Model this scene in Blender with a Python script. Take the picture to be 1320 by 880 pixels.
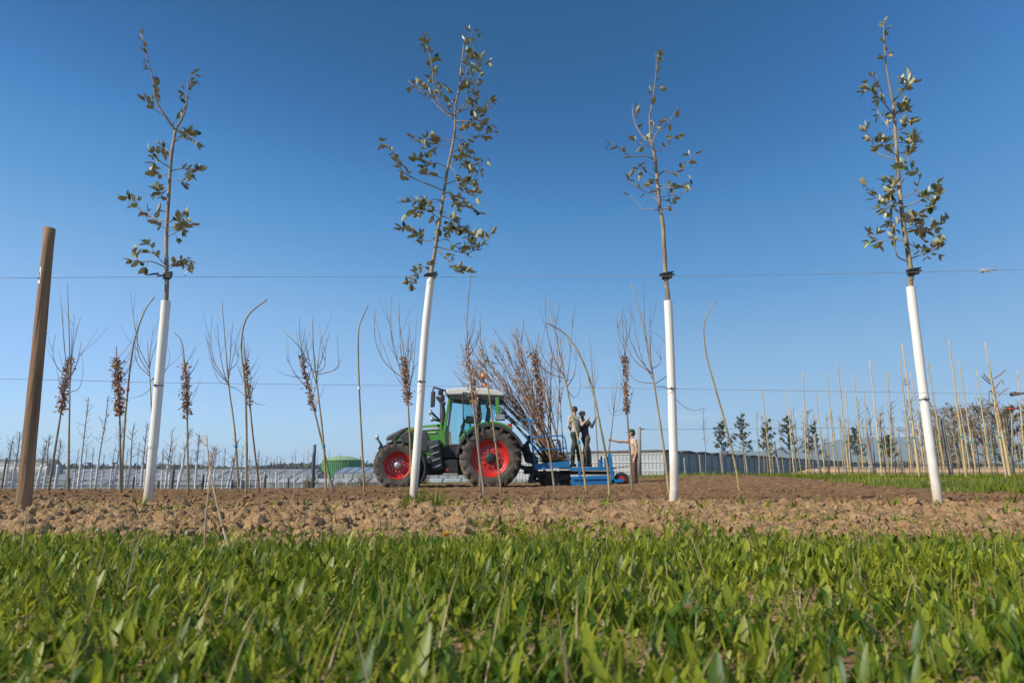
import bpy, bmesh, math, random
import numpy as np
from mathutils import Vector, Matrix, Quaternion
R = math.radians
for o in list(bpy.data.objects): bpy.data.objects.remove(o)
scene = bpy.context.scene
C = scene.collection
rnd = random.Random(7)

# ---------------------------------------------------------------- camera, sky, sun, exposure
CAM_Z, FPX = .22, 880.0            # 24 mm lens on 36 mm sensor, camera close to the grass
PITCH = math.atan(171 / FPX)
cd = bpy.data.cameras.new('camera'); cam = bpy.data.objects.new('camera', cd); C.objects.link(cam)
cam.location = (0, 0, CAM_Z); cam.rotation_euler = (math.pi/2 + PITCH, 0, 0)
cd.sensor_width = 36; cd.lens = 24; cd.clip_start = .02; cd.clip_end = 20000
cd.dof.use_dof = True; cd.dof.focus_distance = 6.5; cd.dof.aperture_fstop = 7.5
scene.camera = cam

SUN_EL, SUN_AZ = R(36), R(-118)    # azimuth from +Y, clockwise
sdir = Vector((math.sin(SUN_AZ)*math.cos(SUN_EL), math.cos(SUN_AZ)*math.cos(SUN_EL), math.sin(SUN_EL)))
w = bpy.data.worlds.new('World'); scene.world = w; w.use_nodes = True
nt = w.node_tree; nt.nodes.clear()
wo = nt.nodes.new('ShaderNodeOutputWorld'); bg = nt.nodes.new('ShaderNodeBackground')
sky = nt.nodes.new('ShaderNodeTexSky'); sky.sky_type = 'NISHITA'; sky.sun_disc = False
sky.sun_elevation = SUN_EL; sky.sun_rotation = -SUN_AZ
sky.altitude = 400; sky.air_density = 1.0; sky.dust_density = .5; sky.ozone_density = 10.0
SKS = .10  # the curve below is drawn for the sky at .13 and exposure 0
bg.inputs['Strength'].default_value = SKS
nt.links.new(bg.outputs[0], wo.inputs[0])
# faint low clouds just above the horizon, all the way round
tc = nt.nodes.new('ShaderNodeTexCoord'); mp = nt.nodes.new('ShaderNodeMapping')
mp.inputs['Scale'].default_value = (5, 5, 22); mp.inputs['Location'].default_value = (1.3, .4, 0)
nz = nt.nodes.new('ShaderNodeTexNoise'); nz.inputs['Scale'].default_value = 1.6; nz.inputs['Detail'].default_value = 6
r1 = nt.nodes.new('ShaderNodeMapRange'); r1.inputs[1].default_value = .56; r1.inputs[2].default_value = .72
sx = nt.nodes.new('ShaderNodeSeparateXYZ')
r2 = nt.nodes.new('ShaderNodeMapRange'); r2.inputs[1].default_value = .11; r2.inputs[2].default_value = .07
mu = nt.nodes.new('ShaderNodeMath'); mu.operation = 'MULTIPLY'
mu2 = nt.nodes.new('ShaderNodeMath'); mu2.operation = 'MULTIPLY'; mu2.inputs[1].default_value = .5
mx = nt.nodes.new('ShaderNodeMix'); mx.data_type = 'RGBA'; mx.inputs['B'].default_value = (5.2, 5.4, 5.9, 1)
nt.links.new(tc.outputs['Generated'], mp.inputs[0]); nt.links.new(mp.outputs[0], nz.inputs[0])
nt.links.new(nz.outputs[0], r1.inputs[0]); nt.links.new(tc.outputs['Generated'], sx.inputs[0]); nt.links.new(sx.outputs[2], r2.inputs[0])
nt.links.new(r1.outputs[0], mu.inputs[0]); nt.links.new(r2.outputs[0], mu.inputs[1]); nt.links.new(mu.outputs[0], mu2.inputs[0])
nt.links.new(mu2.outputs[0], mx.inputs['Factor']); 
# film-like tone curve on the sky's radiance (the same for every direction)
def scl(k):
    v = nt.nodes.new('ShaderNodeVectorMath'); v.operation = 'SCALE'; v.inputs['Scale'].default_value = k; return v
s1, s2 = scl(.13), scl(1/.13); cv = nt.nodes.new('ShaderNodeRGBCurve'); cm = cv.mapping; cm.use_clip = False; cm.extend = 'EXTRAPOLATED'
for ch, pts in enumerate([[(0, 0), (.054, .008), (.093, .07), (.16, .225), (.30, .37), (1, .95)], [(0, 0), (.133, .095), (.214, .25), (.36, .455), (.53, .585), (1, 1.05)], [(0, 0), (.332, .26), (.385, .36), (.495, .56), (.70, .75), (1, 1.0)]]):
    c_ = cm.curves[ch]
    while len(c_.points) < len(pts): c_.points.new(.5, .5)
    for q_, (x_, y_) in zip(c_.points, pts): q_.location = (x_, y_)
cm.update()
nt.links.new(sky.outputs[0], s1.inputs[0]); nt.links.new(s1.outputs[0], cv.inputs['Color']); nt.links.new(cv.outputs[0], s2.inputs[0])
nt.links.new(s2.outputs[0], mx.inputs['A']); nt.links.new(mx.outputs['Result'], bg.inputs[0])

sl = bpy.data.lights.new('sun', 'SUN'); sun = bpy.data.objects.new('sun', sl); C.objects.link(sun)
sl.energy = 5.0; sl.angle = R(.53); sl.color = (1, .95, .86)
sun.rotation_euler = sdir.to_track_quat('Z', 'Y').to_euler()
vs = scene.view_settings
vs.view_transform = 'Standard'; vs.look = 'None'; vs.exposure = .38; vs.gamma = 1; vs.use_curve_mapping = False
scene.cycles.max_bounces = 8; scene.cycles.volume_bounces = 1; scene.cycles.transparent_max_bounces = 16

# ---------------------------------------------------------------- helpers
def P(px, py, D):                  # photo pixel -> the point of its ray at distance D along +Y
    a, b = (px-660)/FPX, (440-py)/FPX
    dy = math.cos(PITCH) - b*math.sin(PITCH); dz = math.sin(PITCH) + b*math.cos(PITCH)
    return Vector((a*D/dy, D, CAM_Z + dz*D/dy))
def ss(a, b, x):
    t = np.clip((np.asarray(x, float)-a)/(b-a), 0, 1); return t*t*(3-2*t)
def XL(y): return 4.9 + .165*np.asarray(y, float)          # right edge of the tilled soil
def H(x, y):                       # terrain
    z = -.2*ss(4, 19, y) + .34*ss(0, 10, x)*ss(7, 21, y)
    dc = 17 + 14*ss(-8, -1, x)
    return z - 1.0*ss(0, 28, y-dc)*(1-ss(2, 9, x))
def Hf(x, y): return float(H(x, y))
def h2(ix, iy, s):
    n = (ix.astype(np.int64)*374761393 + iy.astype(np.int64)*668265263 + s*982451653) & 0x7fffffff
    n = ((n ^ (n >> 13))*1274126177) & 0x7fffffff
    return ((n ^ (n >> 16)) & 0xffff)/65535.
def vn(x, y, s):
    ix, iy = np.floor(x), np.floor(y); fx, fy = x-ix, y-iy
    fx, fy = fx*fx*(3-2*fx), fy*fy*(3-2*fy)
    return (h2(ix, iy, s)*(1-fx)+h2(ix+1, iy, s)*fx)*(1-fy) + (h2(ix, iy+1, s)*(1-fx)+h2(ix+1, iy+1, s)*fx)*fy
def fbm(x, y, s, o=4):
    a, t, z = .5, 0, 0
    for i in range(o):
        z = z + a*vn(x, y, s+i); t += a; a *= .5; x, y = x*2.03+1.7, y*2.03+.9
    return z/t
def clods(x, y, s):                # rounded lumps, cell size 1
    ix, iy = np.floor(x), np.floor(y); z = np.zeros_like(x)
    for dx in (-1, 0, 1):
        for dy in (-1, 0, 1):
            jx, jy = ix+dx, iy+dy
            cx, cy = jx+h2(jx, jy, s), jy+h2(jx, jy, s+5); r = .25+.55*h2(jx, jy, s+9)**2
            e = 1-((x-cx)**2+(y-cy)**2)/(r*r)
            z = np.maximum(z, np.sqrt(np.maximum(e, 0))*r)
    return z

_m = {}
def M(name, c1, c2=None, scale=8., rough=.75, metal=0., bump=0., detail=4., rv=0., spec=.4, stretch=None, bscale=None, trans=0., attr=None, alpha=None):
    if name in _m: return _m[name]
    m = bpy.data.materials.new(name); m.use_nodes = True; t = m.node_tree; N = t.nodes; L = t.links
    b = N['Principled BSDF']; b.inputs['Roughness'].default_value = rough; b.inputs['Metallic'].default_value = metal
    b.inputs['Specular IOR Level'].default_value = spec
    c2 = c2 or tuple(v*.72 for v in c1)
    tcn = N.new('ShaderNodeTexCoord'); vec = tcn.outputs['Object']
    oi = N.new('ShaderNodeObjectInfo')
    ad = N.new('ShaderNodeVectorMath'); ad.operation = 'MULTIPLY_ADD'
    L.new(oi.outputs['Random'], ad.inputs[0]); ad.inputs[1].default_value = (31, 17, 23); L.new(vec, ad.inputs[2]); vec = ad.outputs[0]
    if stretch:
        mp = N.new('ShaderNodeMapping'); mp.inputs['Scale'].default_value = stretch; L.new(vec, mp.inputs[0]); vec = mp.outputs[0]
    n = N.new('ShaderNodeTexNoise'); n.inputs['Scale'].default_value = scale; n.inputs['Detail'].default_value = detail; L.new(vec, n.inputs[0])
    cr = N.new('ShaderNodeMapRange'); cr.inputs[1].default_value = .3; cr.inputs[2].default_value = .7; L.new(n.outputs[0], cr.inputs[0]); f = cr.outputs[0]
    if attr:
        at = N.new('ShaderNodeAttribute'); at.attribute_name = attr
        mm = N.new('ShaderNodeMath'); mm.operation = 'MULTIPLY_ADD'; mm.inputs[1].default_value = .25; mm.use_clamp = True
        sb = N.new('ShaderNodeMath'); sb.operation = 'SUBTRACT'; sb.inputs[1].default_value = .125
        L.new(f, mm.inputs[0]); L.new(at.outputs['Fac'], sb.inputs[0]); L.new(sb.outputs[0], mm.inputs[2]); f = mm.outputs[0]
    x = N.new('ShaderNodeMix'); x.data_type = 'RGBA'; x.inputs['A'].default_value = (*c1, 1); x.inputs['B'].default_value = (*c2, 1)
    L.new(f, x.inputs['Factor']); colr = x.outputs['Result']
    if rv:
        hs = N.new('ShaderNodeHueSaturation'); mr = N.new('ShaderNodeMapRange'); mr.inputs[3].default_value = 1-rv; mr.inputs[4].default_value = 1+rv
        L.new(oi.outputs['Random'], mr.inputs[0]); L.new(mr.outputs[0], hs.inputs['Value']); L.new(colr, hs.inputs['Color']); colr = hs.outputs[0]
    L.new(colr, b.inputs['Base Color'])
    if bump:
        n2 = N.new('ShaderNodeTexNoise'); n2.inputs['Scale'].default_value = bscale or scale*3; n2.inputs['Detail'].default_value = 5; L.new(vec, n2.inputs[0])
        bp = N.new('ShaderNodeBump'); bp.inputs['Strength'].default_value = bump; bp.inputs['Distance'].default_value = .02
        L.new(n2.outputs[0], bp.inputs['Height']); L.new(bp.outputs[0], b.inputs['Normal'])
    if trans:
        tr = N.new('ShaderNodeBsdfTranslucent'); L.new(colr, tr.inputs[0]); ms = N.new('ShaderNodeMixShader'); ms.inputs[0].default_value = trans
        L.new(b.outputs[0], ms.inputs[1]); L.new(tr.outputs[0], ms.inputs[2]); L.new(ms.outputs[0], N['Material Output'].inputs[0])
    if alpha is not None: b.inputs['Alpha'].default_value = alpha
    _m[name] = m; return m

def tag(o, label=None, cat=None, group=None, kind=None):
    if label: o['label'] = label
    if cat: o['category'] = cat
    if group: o['group'] = group
    if kind: o['kind'] = kind
    return o
def empty(name, loc, label=None, cat=None, group=None):
    o = bpy.data.objects.new(name, None); C.objects.link(o); o.location = loc; o.empty_display_size = .1
    return tag(o, label, cat, group)
def link(name, me, parent=None):
    o = bpy.data.objects.new(name, me); C.objects.link(o)
    if parent: o.parent = parent
    return o
class MB:
    def __init__(s, off=(0, 0, 0)): s.v = []; s.f = []; s.mi = []; s.off = Vector(off); s.cur = 0
    def add(s, vs, fs):
        k = len(s.v); s.v += [tuple(Vector(v)-s.off) for v in vs]; s.f += [tuple(i+k for i in f) for f in fs]; s.mi += [s.cur]*len(fs); return s
    def tube(s, pts, rad, n=6, cap=True, jit=0.):
        pts = [Vector(p) for p in pts]
        if not hasattr(rad, '__len__'): rad = [rad]*len(pts)
        vs, fs = [], []; up = None
        for i, p in enumerate(pts):
            t = (pts[min(i+1, len(pts)-1)]-pts[max(i-1, 0)])
            t = t.normalized() if t.length > 1e-9 else Vector((0, 0, 1))
            if up is None: up = Vector((0, 1, 0)) if abs(t.y) < .9 else Vector((1, 0, 0))
            a = t.cross(up)
            if a.length < 1e-6: a = t.orthogonal()
            a.normalize(); up = a.cross(t).normalized(); bvec = up
            for k in range(n):
                q = 2*math.pi*k/n; rr = rad[i]*(1+(rnd.uniform(-jit, jit) if jit else 0))
                vs.append(p + (a*math.cos(q)+bvec*math.sin(q))*rr)
        for i in range(len(pts)-1):
            for k in range(n):
                fs.append((i*n+k, i*n+(k+1) % n, (i+1)*n+(k+1) % n, (i+1)*n+k))
        if cap:
            fs.append(tuple(range(n))[::-1]); fs.append(tuple((len(pts)-1)*n+k for k in range(n)))
        return s.add(vs, fs)
    def box(s, c, d, rot=None):
        c = Vector(c); vs = []
        for i in range(8):
            q = Vector(((i & 1)-.5, ((i >> 1) & 1)-.5, ((i >> 2) & 1)-.5)); q = Vector((q.x*d[0], q.y*d[1], q.z*d[2]))
            if rot: q = rot @ q
            vs.append(c+q)
        return s.add(vs, [(0, 2, 3, 1), (4, 5, 7, 6), (0, 1, 5, 4), (2, 6, 7, 3), (0, 4, 6, 2), (1, 3, 7, 5)])
    def beam(s, a, b, wd, ht):      # rectangular bar between two points
        a, b = Vector(a), Vector(b); t = (b-a); q = t.to_track_quat('X', 'Z').to_matrix()
        return s.box((a+b)/2, (t.length, wd, ht), q)
    def prism(s, poly, y0, y1):     # poly of (x,z), extruded along y
        n = len(poly); vs = [(x, y0, z) for x, z in poly]+[(x, y1, z) for x, z in poly]
        fs = [tuple(range(n)), tuple(range(2*n-1, n-1, -1))]+[(i, i+n, (i+1) % n+n, (i+1) % n) for i in range(n)]
        return s.add(vs, fs)
    def lathe(s, prof, c, n=24, axis='z', closed=False):   # prof of (r,h)
        c = Vector(c); vs, fs = [], []
        for r_, h_ in prof:
            for k in range(n):
                q = 2*math.pi*k/n; x, y = r_*math.cos(q), r_*math.sin(q)
                vs.append(c+(Vector((x, y, h_)) if axis == 'z' else Vector((x, h_, y)) if axis == 'y' else Vector((h_, x, y))))
        m = len(prof)
        for i in range(m if closed else m-1):
            j = (i+1) % m
            for k in range(n): fs.append((i*n+k, i*n+(k+1) % n, j*n+(k+1) % n, j*n+k))
        return s.add(vs, fs)
    def ball(s, c, r, sx=1, sy=1, sz=1, n=10, m=7):
        c = Vector(c); prof = []
        vs, fs = [], []
        for i in range(m+1):
            a = math.pi*i/m
            for k in range(n):
                q = 2*math.pi*k/n; vs.append(c+Vector((r*sx*math.sin(a)*math.cos(q), r*sy*math.sin(a)*math.sin(q), r*sz*math.cos(a))))
        for i in range(m):
            for k in range(n): fs.append((i*n+k, (i+1)*n+k, (i+1)*n+(k+1) % n, i*n+(k+1) % n))
        return s.add(vs, fs)
    def mesh(s, name, mats, smooth=False):
        me = bpy.data.meshes.new(name); me.from_pydata(s.v, [], s.f)
        for m in (mats if isinstance(mats, (list, tuple)) else [mats]): me.materials.append(m)
        if any(s.mi): me.polygons.foreach_set('material_index', s.mi)
        bm = bmesh.new(); bm.from_mesh(me); bmesh.ops.recalc_face_normals(bm, faces=bm.faces); bm.to_mesh(me); bm.free()
        if smooth: me.polygons.foreach_set('use_smooth', [True]*len(me.polygons))
        me.update(); return me
    def build(s, name, mats, parent=None, smooth=False, bevel=0, kind=None):
        o = link(name, s.mesh(name, mats, smooth), parent)
        if bevel:
            b = o.modifiers.new('bevel', 'BEVEL'); b.width = bevel; b.segments = 2; b.limit_method = 'ANGLE'; b.angle_limit = R(40)
        if kind: o['kind'] = kind
        return o
def np_mesh(name, verts, faces, mat, smooth=True, attrs=None):
    """verts (n,3), faces (m,4) numpy"""
    me = bpy.data.meshes.new(name); nv, nf, k = len(verts), len(faces), faces.shape[1]
    me.vertices.add(nv); me.vertices.foreach_set('co', np.asarray(verts, np.float32).ravel())
    me.loops.add(nf*k); me.loops.foreach_set('vertex_index', faces.astype(np.int32).ravel())
    me.polygons.add(nf); me.polygons.foreach_set('loop_start', np.arange(0, nf*k, k, dtype=np.int32))
    me.polygons.foreach_set('use_smooth', np.full(nf, smooth))
    for an, av in (attrs or {}).items():
        a = me.attributes.new(an, 'FLOAT', 'POINT'); a.data.foreach_set('value', np.asarray(av, np.float32))
    me.materials.append(mat); me.update(calc_edges=True); me.validate(); return me
def grid_faces(nx, ny):
    i = np.arange(nx-1)[None, :]+np.arange(ny-1)[:, None]*nx
    i = i.ravel(); return np.stack([i, i+1, i+nx+1, i+nx], 1)
def spline(pts, k=5):              # Catmull-Rom through points
    pts = [Vector(p) for p in pts]; out = []
    q = [pts[0]*2-pts[1]]+pts+[pts[-1]*2-pts[-2]]
    for i in range(1, len(q)-2):
        for j in range(k):
            t = j/k; a, b, c, d = q[i-1], q[i], q[i+1], q[i+2]
            out.append(.5*((2*b)+(c-a)*t+(2*a-5*b+4*c-d)*t*t+(3*b-a-3*c+d)*t**3))
    return out+[pts[-1]]

# ---------------------------------------------------------------- ground
def soil_mat():
    m = bpy.data.materials.new('tilled earth'); m.use_nodes = True; N = m.node_tree.nodes; L = m.node_tree.links; b = N['Principled BSDF']
    b.inputs['Roughness'].default_value = .95; b.inputs['Specular IOR Level'].default_value = .15
    g = N.new('ShaderNodeNewGeometry'); s = N.new('ShaderNodeSeparateXYZ'); L.new(g.outputs['Position'], s.inputs[0])
    def noise(sc, d=5):
        n = N.new('ShaderNodeTexNoise'); n.inputs['Scale'].default_value = sc; n.inputs['Detail'].default_value = d; L.new(g.outputs['Position'], n.inputs[0]); return n.outputs[0]
    def mr(v, a, c):
        r = N.new('ShaderNodeMapRange'); r.inputs[1].default_value = a; r.inputs[2].default_value = c; L.new(v, r.inputs[0]); return r.outputs[0]
    def mix(f, A, B):
        x = N.new('ShaderNodeMix'); x.data_type = 'RGBA'; L.new(f, x.inputs['Factor'])
        for k, v in (('A', A), ('B', B)):
            if isinstance(v, tuple): x.inputs[k].default_value = (*v, 1)
            else: L.new(v, x.inputs[k])
        return x.outputs['Result']
    ma = N.new('ShaderNodeMath'); ma.operation = 'MULTIPLY_ADD'; ma.inputs[1].default_value = 3.0; L.new(noise(.7, 3), ma.inputs[0]); L.new(s.outputs[1], ma.inputs[2])
    # crumbly dry strip along the tree row, moister fresh tilth behind it
    dry = mix(mr(noise(9), .35, .65), (.36, .228, .115), (.23, .138, .066))
    wet = mix(mr(noise(5), .35, .65), (.235, .135, .066), (.145, .080, .039))
    c = mix(mr(ma.outputs[0], 6.2, 8.4), dry, wet)
    c = mix(mr(noise(60, 3), .62, .75), c, (.38, .27, .16))
    L.new(c, b.inputs['Base Color'])
    bp = N.new('ShaderNodeBump'); bp.inputs['Strength'].default_value = .9; bp.inputs['Distance'].default_value = .02
    L.new(noise(70, 6), bp.inputs['Height']); L.new(bp.outputs[0], b.inputs['Normal']); return m
SOIL = soil_mat()
def bumps(x, y):
    amp = .55+.55*np.exp(-((y-4.0)/1.7)**2)
    z = .025*(fbm(x*.9, y*.9, 3)-.5)*2
    wx = x+.035*(fbm(x*14, y*14, 101, 3)-.5)*2; wy = y+.035*(fbm(x*14+7, y*14, 103, 3)-.5)*2
    patch = .25+1.1*fbm(x*1.6, y*1.6, 21, 3)
    c = .075*clods(wx/.075, wy/.075, 11)*.40 + .046*clods(wx/.046+3, wy/.046, 31)*.85 + .03*clods(wx/.03, wy/.03+7, 51)*1.0 + .024*(fbm(x*45, y*45, 63, 2)-.5)
    far = ss(6, 9, y)
    c = c*(1+.5*far) + far*.17*clods(wx/.17, wy/.17, 71)*.65
    return z + amp*(patch*c*1.05 + .16*np.maximum(clods(wx/.16+5, wy/.16, 91)-.5, 0)*.55) - .02
def soil_sheet(name, x0, x1, y0, y1, sx_, sy_, kind):
    xs = np.arange(x0, x1, sx_); ys = np.arange(y0, y1+sy_*.5, sy_); X, Y = np.meshgrid(xs, ys)
    jx = (h2(np.floor(X/sx_), np.floor(Y/sy_), 5)-.5)*.5*sx_
    g = ss(2.25, 1.95, Y+.25*(fbm(X*2, Y*2, 8, 2)-.5)*2) if kind == 'near' else 0
    Z = H(X, Y) + bumps(X+jx, Y)*(1-.8*g)
    Z = Z - .5*ss(-.1, .7, X-XL(Y)-.5*(fbm(X*.8, Y*.8, 14, 2)-.5))*ss(3, 6, Y)
    V = np.stack([X+jx, Y, Z], -1).reshape(-1, 3)
    o = link(name, np_mesh(name, V, grid_faces(len(xs), len(ys)), SOIL)); o['kind'] = 'structure'; return o
soil_sheet('tilled_soil', -4, 4, .15, 1.72, .05, .05, 'near')
soil_sheet('tilled_soil', -6.6, 7.2, 1.7, 6.31, .0155, .0135, 'near')
soil_sheet('tilled_soil', -22, 10.5, 6.3, 33, .056, .052, 'far')
GRND = M('field ground', (.10, .105, .045), (.17, .135, .075), scale=.35, rough=.95, detail=8, bump=.3, bscale=4)
def axis(a, b, fine, step, far):
    v = list(np.arange(a, b, step)); d = step; x = v[-1]
    while x < far: d *= 1.18; x += d; v.append(x)
    d = step; x = v[0]
    lo = []
    while x > -far*fine: d *= 1.18; x -= d; lo.append(x)
    return np.array(lo[::-1]+v)
gx, gy = axis(-40, 40, 1, .6, 6000), axis(-4, 60, .04, .6, 6000)
X, Y = np.meshgrid(gx, gy)
Z = H(X, Y) + .05*(fbm(X*.5, Y*.5, 4, 3)-.5) - .2*ss(.8, -.3, X-XL(Y))*ss(34, 31, Y)*ss(-27, -25, X) - .12*ss(3, 1, Y)
o = link('ground', np_mesh('ground', np.stack([X, Y, Z], -1).reshape(-1, 3), grid_faces(len(gx), len(gy)), GRND)); o['kind'] = 'structure'

# loose clods scattered over the tilled strip
def loose_clods():
    rs = np.random.RandomState(5); base = bmesh.new(); bmesh.ops.create_icosphere(base, subdivisions=1, radius=1)
    bv = np.array([v.co[:] for v in base.verts]); bf = np.array([[v.index for v in f.verts] for f in base.faces]); base.free()
    n = 9000; y = 2.5+rs.rand(n)**1.5*13; x = (rs.rand(n)*2-1)*(.85*y+.6); ok = x < XL(y)-.2; x, y = x[ok], y[ok]; n = len(x)
    r = .006+.02*rs.rand(n)**3; r *= 1+.05*(y-3)
    V = bv[None]*(1+.75*(rs.rand(n, len(bv), 1)-.5))*r[:, None, None]*(.7+.6*rs.rand(n, 1, 3))
    z = H(x, y)+bumps(x, y)*.9+r*.25
    V = V+np.stack([x, y, z], -1)[:, None, :]
    F = bf[None]+(np.arange(n)*len(bv))[:, None, None]
    o = link('loose_clods', np_mesh('loose_clods', V.reshape(-1, 3), F.reshape(-1, 3), SOIL, smooth=False))
    tag(o, 'loose brown earth clods strewn over the tilled soil', 'soil', kind='stuff')
loose_clods()

# ---------------------------------------------------------------- grass
def leaves_np(x, y, z, L, W, yaw, lean, bend, fold, seg, shape):
    """ribbon leaves; returns verts, quads. 3 verts across, seg+1 rows"""
    n = len(x); t = np.linspace(0, 1, seg+1)[None]
    ang = lean[:, None]+bend[:, None]*t                      # angle from vertical
    ds = (L/seg)[:, None]
    r = np.cumsum(np.sin(ang)*ds, 1)-np.sin(ang[:, :1])*ds; h = np.cumsum(np.cos(ang)*ds, 1)-np.cos(ang[:, :1])*ds
    if shape == 'broad': wd = W[:, None]*np.sin(np.pi*np.clip(.10+.86*t**.85, 0, 1))**.8
    else: wd = W[:, None]*np.clip(1.02-t**1.8, .04, 1)
    cx, cy = np.cos(yaw)[:, None], np.sin(yaw)[:, None]
    out = []
    for sgn in (-1, 0, 1):
        px = r*cx - sgn*wd*.5*cy; py = r*cy + sgn*wd*.5*cx; pz = h+(abs(sgn)*fold[:, None]*wd*.5)
        out.append(np.stack([px, py, pz], -1))
    V = np.stack(out, 2)+np.stack([x, y, z], -1)[:, None, None, :]
    i = np.arange(seg)[:, None]*3+np.arange(2)[None]; i = i.ravel()
    q = np.stack([i, i+1, i+4, i+3], 1)
    F = q[None]+(np.arange(n)*(seg+1)*3)[:, None, None]
    return V.reshape(-1, 3), F.reshape(-1, 4)
GRASS = M('grass blades', (.055, .115, .008), (.36, .36, .03), scale=25, rough=.45, spec=.2, trans=.45, attr='tint')
BROAD = M('broad leaves', (.05, .11, .01), (.34, .36, .03), scale=30, rough=.42, spec=.28, trans=.42, attr='tint')
STRAW = M('dry straw', (.36, .27, .15), (.24, .17, .09), scale=20, rough=.8, attr='tint')
rs = np.random.RandomState(3)
def gedge(x): return 2.10+.34*(fbm(x*1.3+9, x*0+2, 61, 3)-.5)*2+.14*(fbm(x*6, x*0+5, 66, 2)-.5)*2
def scatter(n, ymin=.34, ymax=4.6, p=1.0):
    y = np.sqrt(ymin**2+rs.rand(n)*(ymax**2-ymin**2)); x = (rs.rand(n)*2-1)*(.80*y+.75)
    den = np.clip(.4+1.6*fbm(x*3.2, y*3.2, 41, 3), 0, 1)*np.where(y > gedge(x), .40*np.exp(-(y-gedge(x))/.22)+.015+.10*(fbm(x*2.2, y*2.2, 83, 3) > .60), 1)
    bare = fbm(x*2.1+5, y*2.1, 47, 3); den = den*np.where(bare < .28, .35, 1)
    k = rs.rand(n) < den*p; return x[k], y[k]
def grass_obj(name, label, n, seg, shape, Lr, Wr, mat, lean, bend, tint, **kw):
    x, y = scatter(n, **kw); n = len(x)
    L = (Lr[0]+(Lr[1]-Lr[0])*rs.rand(n)**1.3)*(.35+1.1*fbm(x*2.3, y*2.3, 71, 3)); W = Wr[0]+(Wr[1]-Wr[0])*rs.rand(n)
    L = L*np.clip(1.08-.12*y, .75, 1.0)
    tn = np.clip(tint[0]+tint[1]*rs.randn(n)+.5*(fbm(x*1.2, y*1.2, 91, 2)-.5), 0, 1)
    V, F = leaves_np(x, y, H(x, y)-.012, L, W, rs.rand(n)*6.283, np.abs(rs.randn(n))*lean, (rs.rand(n)*.9+.1)*bend, .25+.3*rs.rand(n), seg, shape)
    o = link(name, np_mesh(name, V, F, mat, attrs={'tint': np.repeat(tn, (seg+1)*3)}))
    return tag(o, label, 'grass', kind='stuff')
grass_obj('grass_blades', 'narrow green grass blades carpeting the foreground', 150000, 3, 'thin', (.03, .105), (.0025, .0055), GRASS, .34, 1.1, (.42, .36))
grass_obj('broad_leaved_herbs', 'broad plantain and dandelion leaves growing among the grass', 105000, 4, 'broad', (.025, .078), (.008, .019), BROAD, .38, .9, (.46, .38))
grass_obj('dry_straw', 'dry straw-coloured stalks lying low between the green blades', 17000, 3, 'thin', (.04, .13), (.0015, .003), STRAW, .9, .6, (.4, .3))
# grassy bank to the right of the tilled soil
def bank():
    n = 42000; y = 6.5+rs.rand(n)**1.4*20; d = rs.rand(n)**1.2*11; x = XL(y)+.05+d+.35*(fbm(y*1.5, y*0, 6, 2)-.5)
    k = x < 1.05*y+2; x, y = x[k], y[k]; k = rs.rand(len(x)) < .25+1.3*fbm(x*1.1, y*1.1, 17, 3); x, y = x[k], y[k]; n = len(x)
    L = (.07+.13*rs.rand(n))*(.5+1.0*fbm(x*.8, y*.8, 19, 2)); W = .006+.010*rs.rand(n)
    tn = np.clip(.45+.3*rs.randn(n)+.6*(fbm(x*.7, y*.7, 92, 2)-.5), 0, 1)
    V, F = leaves_np(x, y, H(x, y)-.02, L, W, rs.rand(n)*6.283, np.abs(rs.randn(n))*.35, rs.rand(n)*1.0, .3+0*x, 2, 'thin')
    tag(link('grass_bank', np_mesh('grass_bank', V, F, GRASS, attrs={'tint': np.repeat(tn, 9)})), 'rough green grass strip along the cane rows', 'grass', kind='stuff')
bank()
def verge():                       # low weeds along the far edge of the soil
    n = 9000; x = -22+rs.rand(n)*40; y = 31+rs.rand(n)*6; L = .1+.25*rs.rand(n); W = .01+.02*rs.rand(n)
    V, F = leaves_np(x, y, H(x, y)-.02, L, W, rs.rand(n)*6.283, np.abs(rs.randn(n))*.4, rs.rand(n), .3+0*x, 2, 'thin')
    tag(link('far_verge_grass', np_mesh('far_verge_grass', V, F, GRASS, attrs={'tint': np.repeat(np.clip(.5+.3*rs.randn(n), 0, 1), 9)})), 'low weeds along the far edge of the soil', 'grass', kind='stuff')
verge()
# weeds rooted in the tilled strip, one by one
def weed(px, D, n, L, W, label, shape='broad', lean=.45, tint=.55, mat=BROAD, spread=.03):
    x0 = P(px, 640, D).x; z0 = Hf(x0, D)+float(bumps(np.array([x0]), np.array([D]))[0])
    a = rs.rand(n)*6.283; x = np.cos(a)*spread*rs.rand(n); y = np.sin(a)*spread*rs.rand(n)
    V, F = leaves_np(x, y, np.full(n, -.015), L*(.5+.6*rs.rand(n)), W*(.6+.6*rs.rand(n)), a+.5*rs.randn(n), lean*(.3+rs.rand(n)), .2+.7*rs.rand(n), .3+0*x, 4, shape)
    o = link('weed', np_mesh('weed', V, F, mat, attrs={'tint': np.repeat(np.clip(tint+.2*rs.randn(n), 0, 1), 15)})); o.location = (x0, D, z0)
    tag(o, label, 'weed', 'weeds on the tilled strip')
WD = 'small green weed tuft sprouting in the tilled strip'
weed(560, 4.9, 70, .16, .008, 'ragged green weed clump round a white tube foot', 'thin', .5, .35, GRASS, .16)
weed(540, 5.3, 60, .20, .007, 'taller ragged weed clump behind a white tube foot', 'thin', .4, .3, GRASS, .14)
weed(855, 4.1, 46, .09, .011, 'dense dark green weed mat spreading in front of a white tube', 'thin', .9, .2, GRASS, .17)
weed(1215, 4.3, 14, .11, .014, 'green weed rosette growing beside a white tube foot', 'broad', .5, .5)
weed(1195, 4.4, 16, .12, .008, 'thin grass tuft by a white tube foot', 'thin', .4, .6, GRASS)
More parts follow.
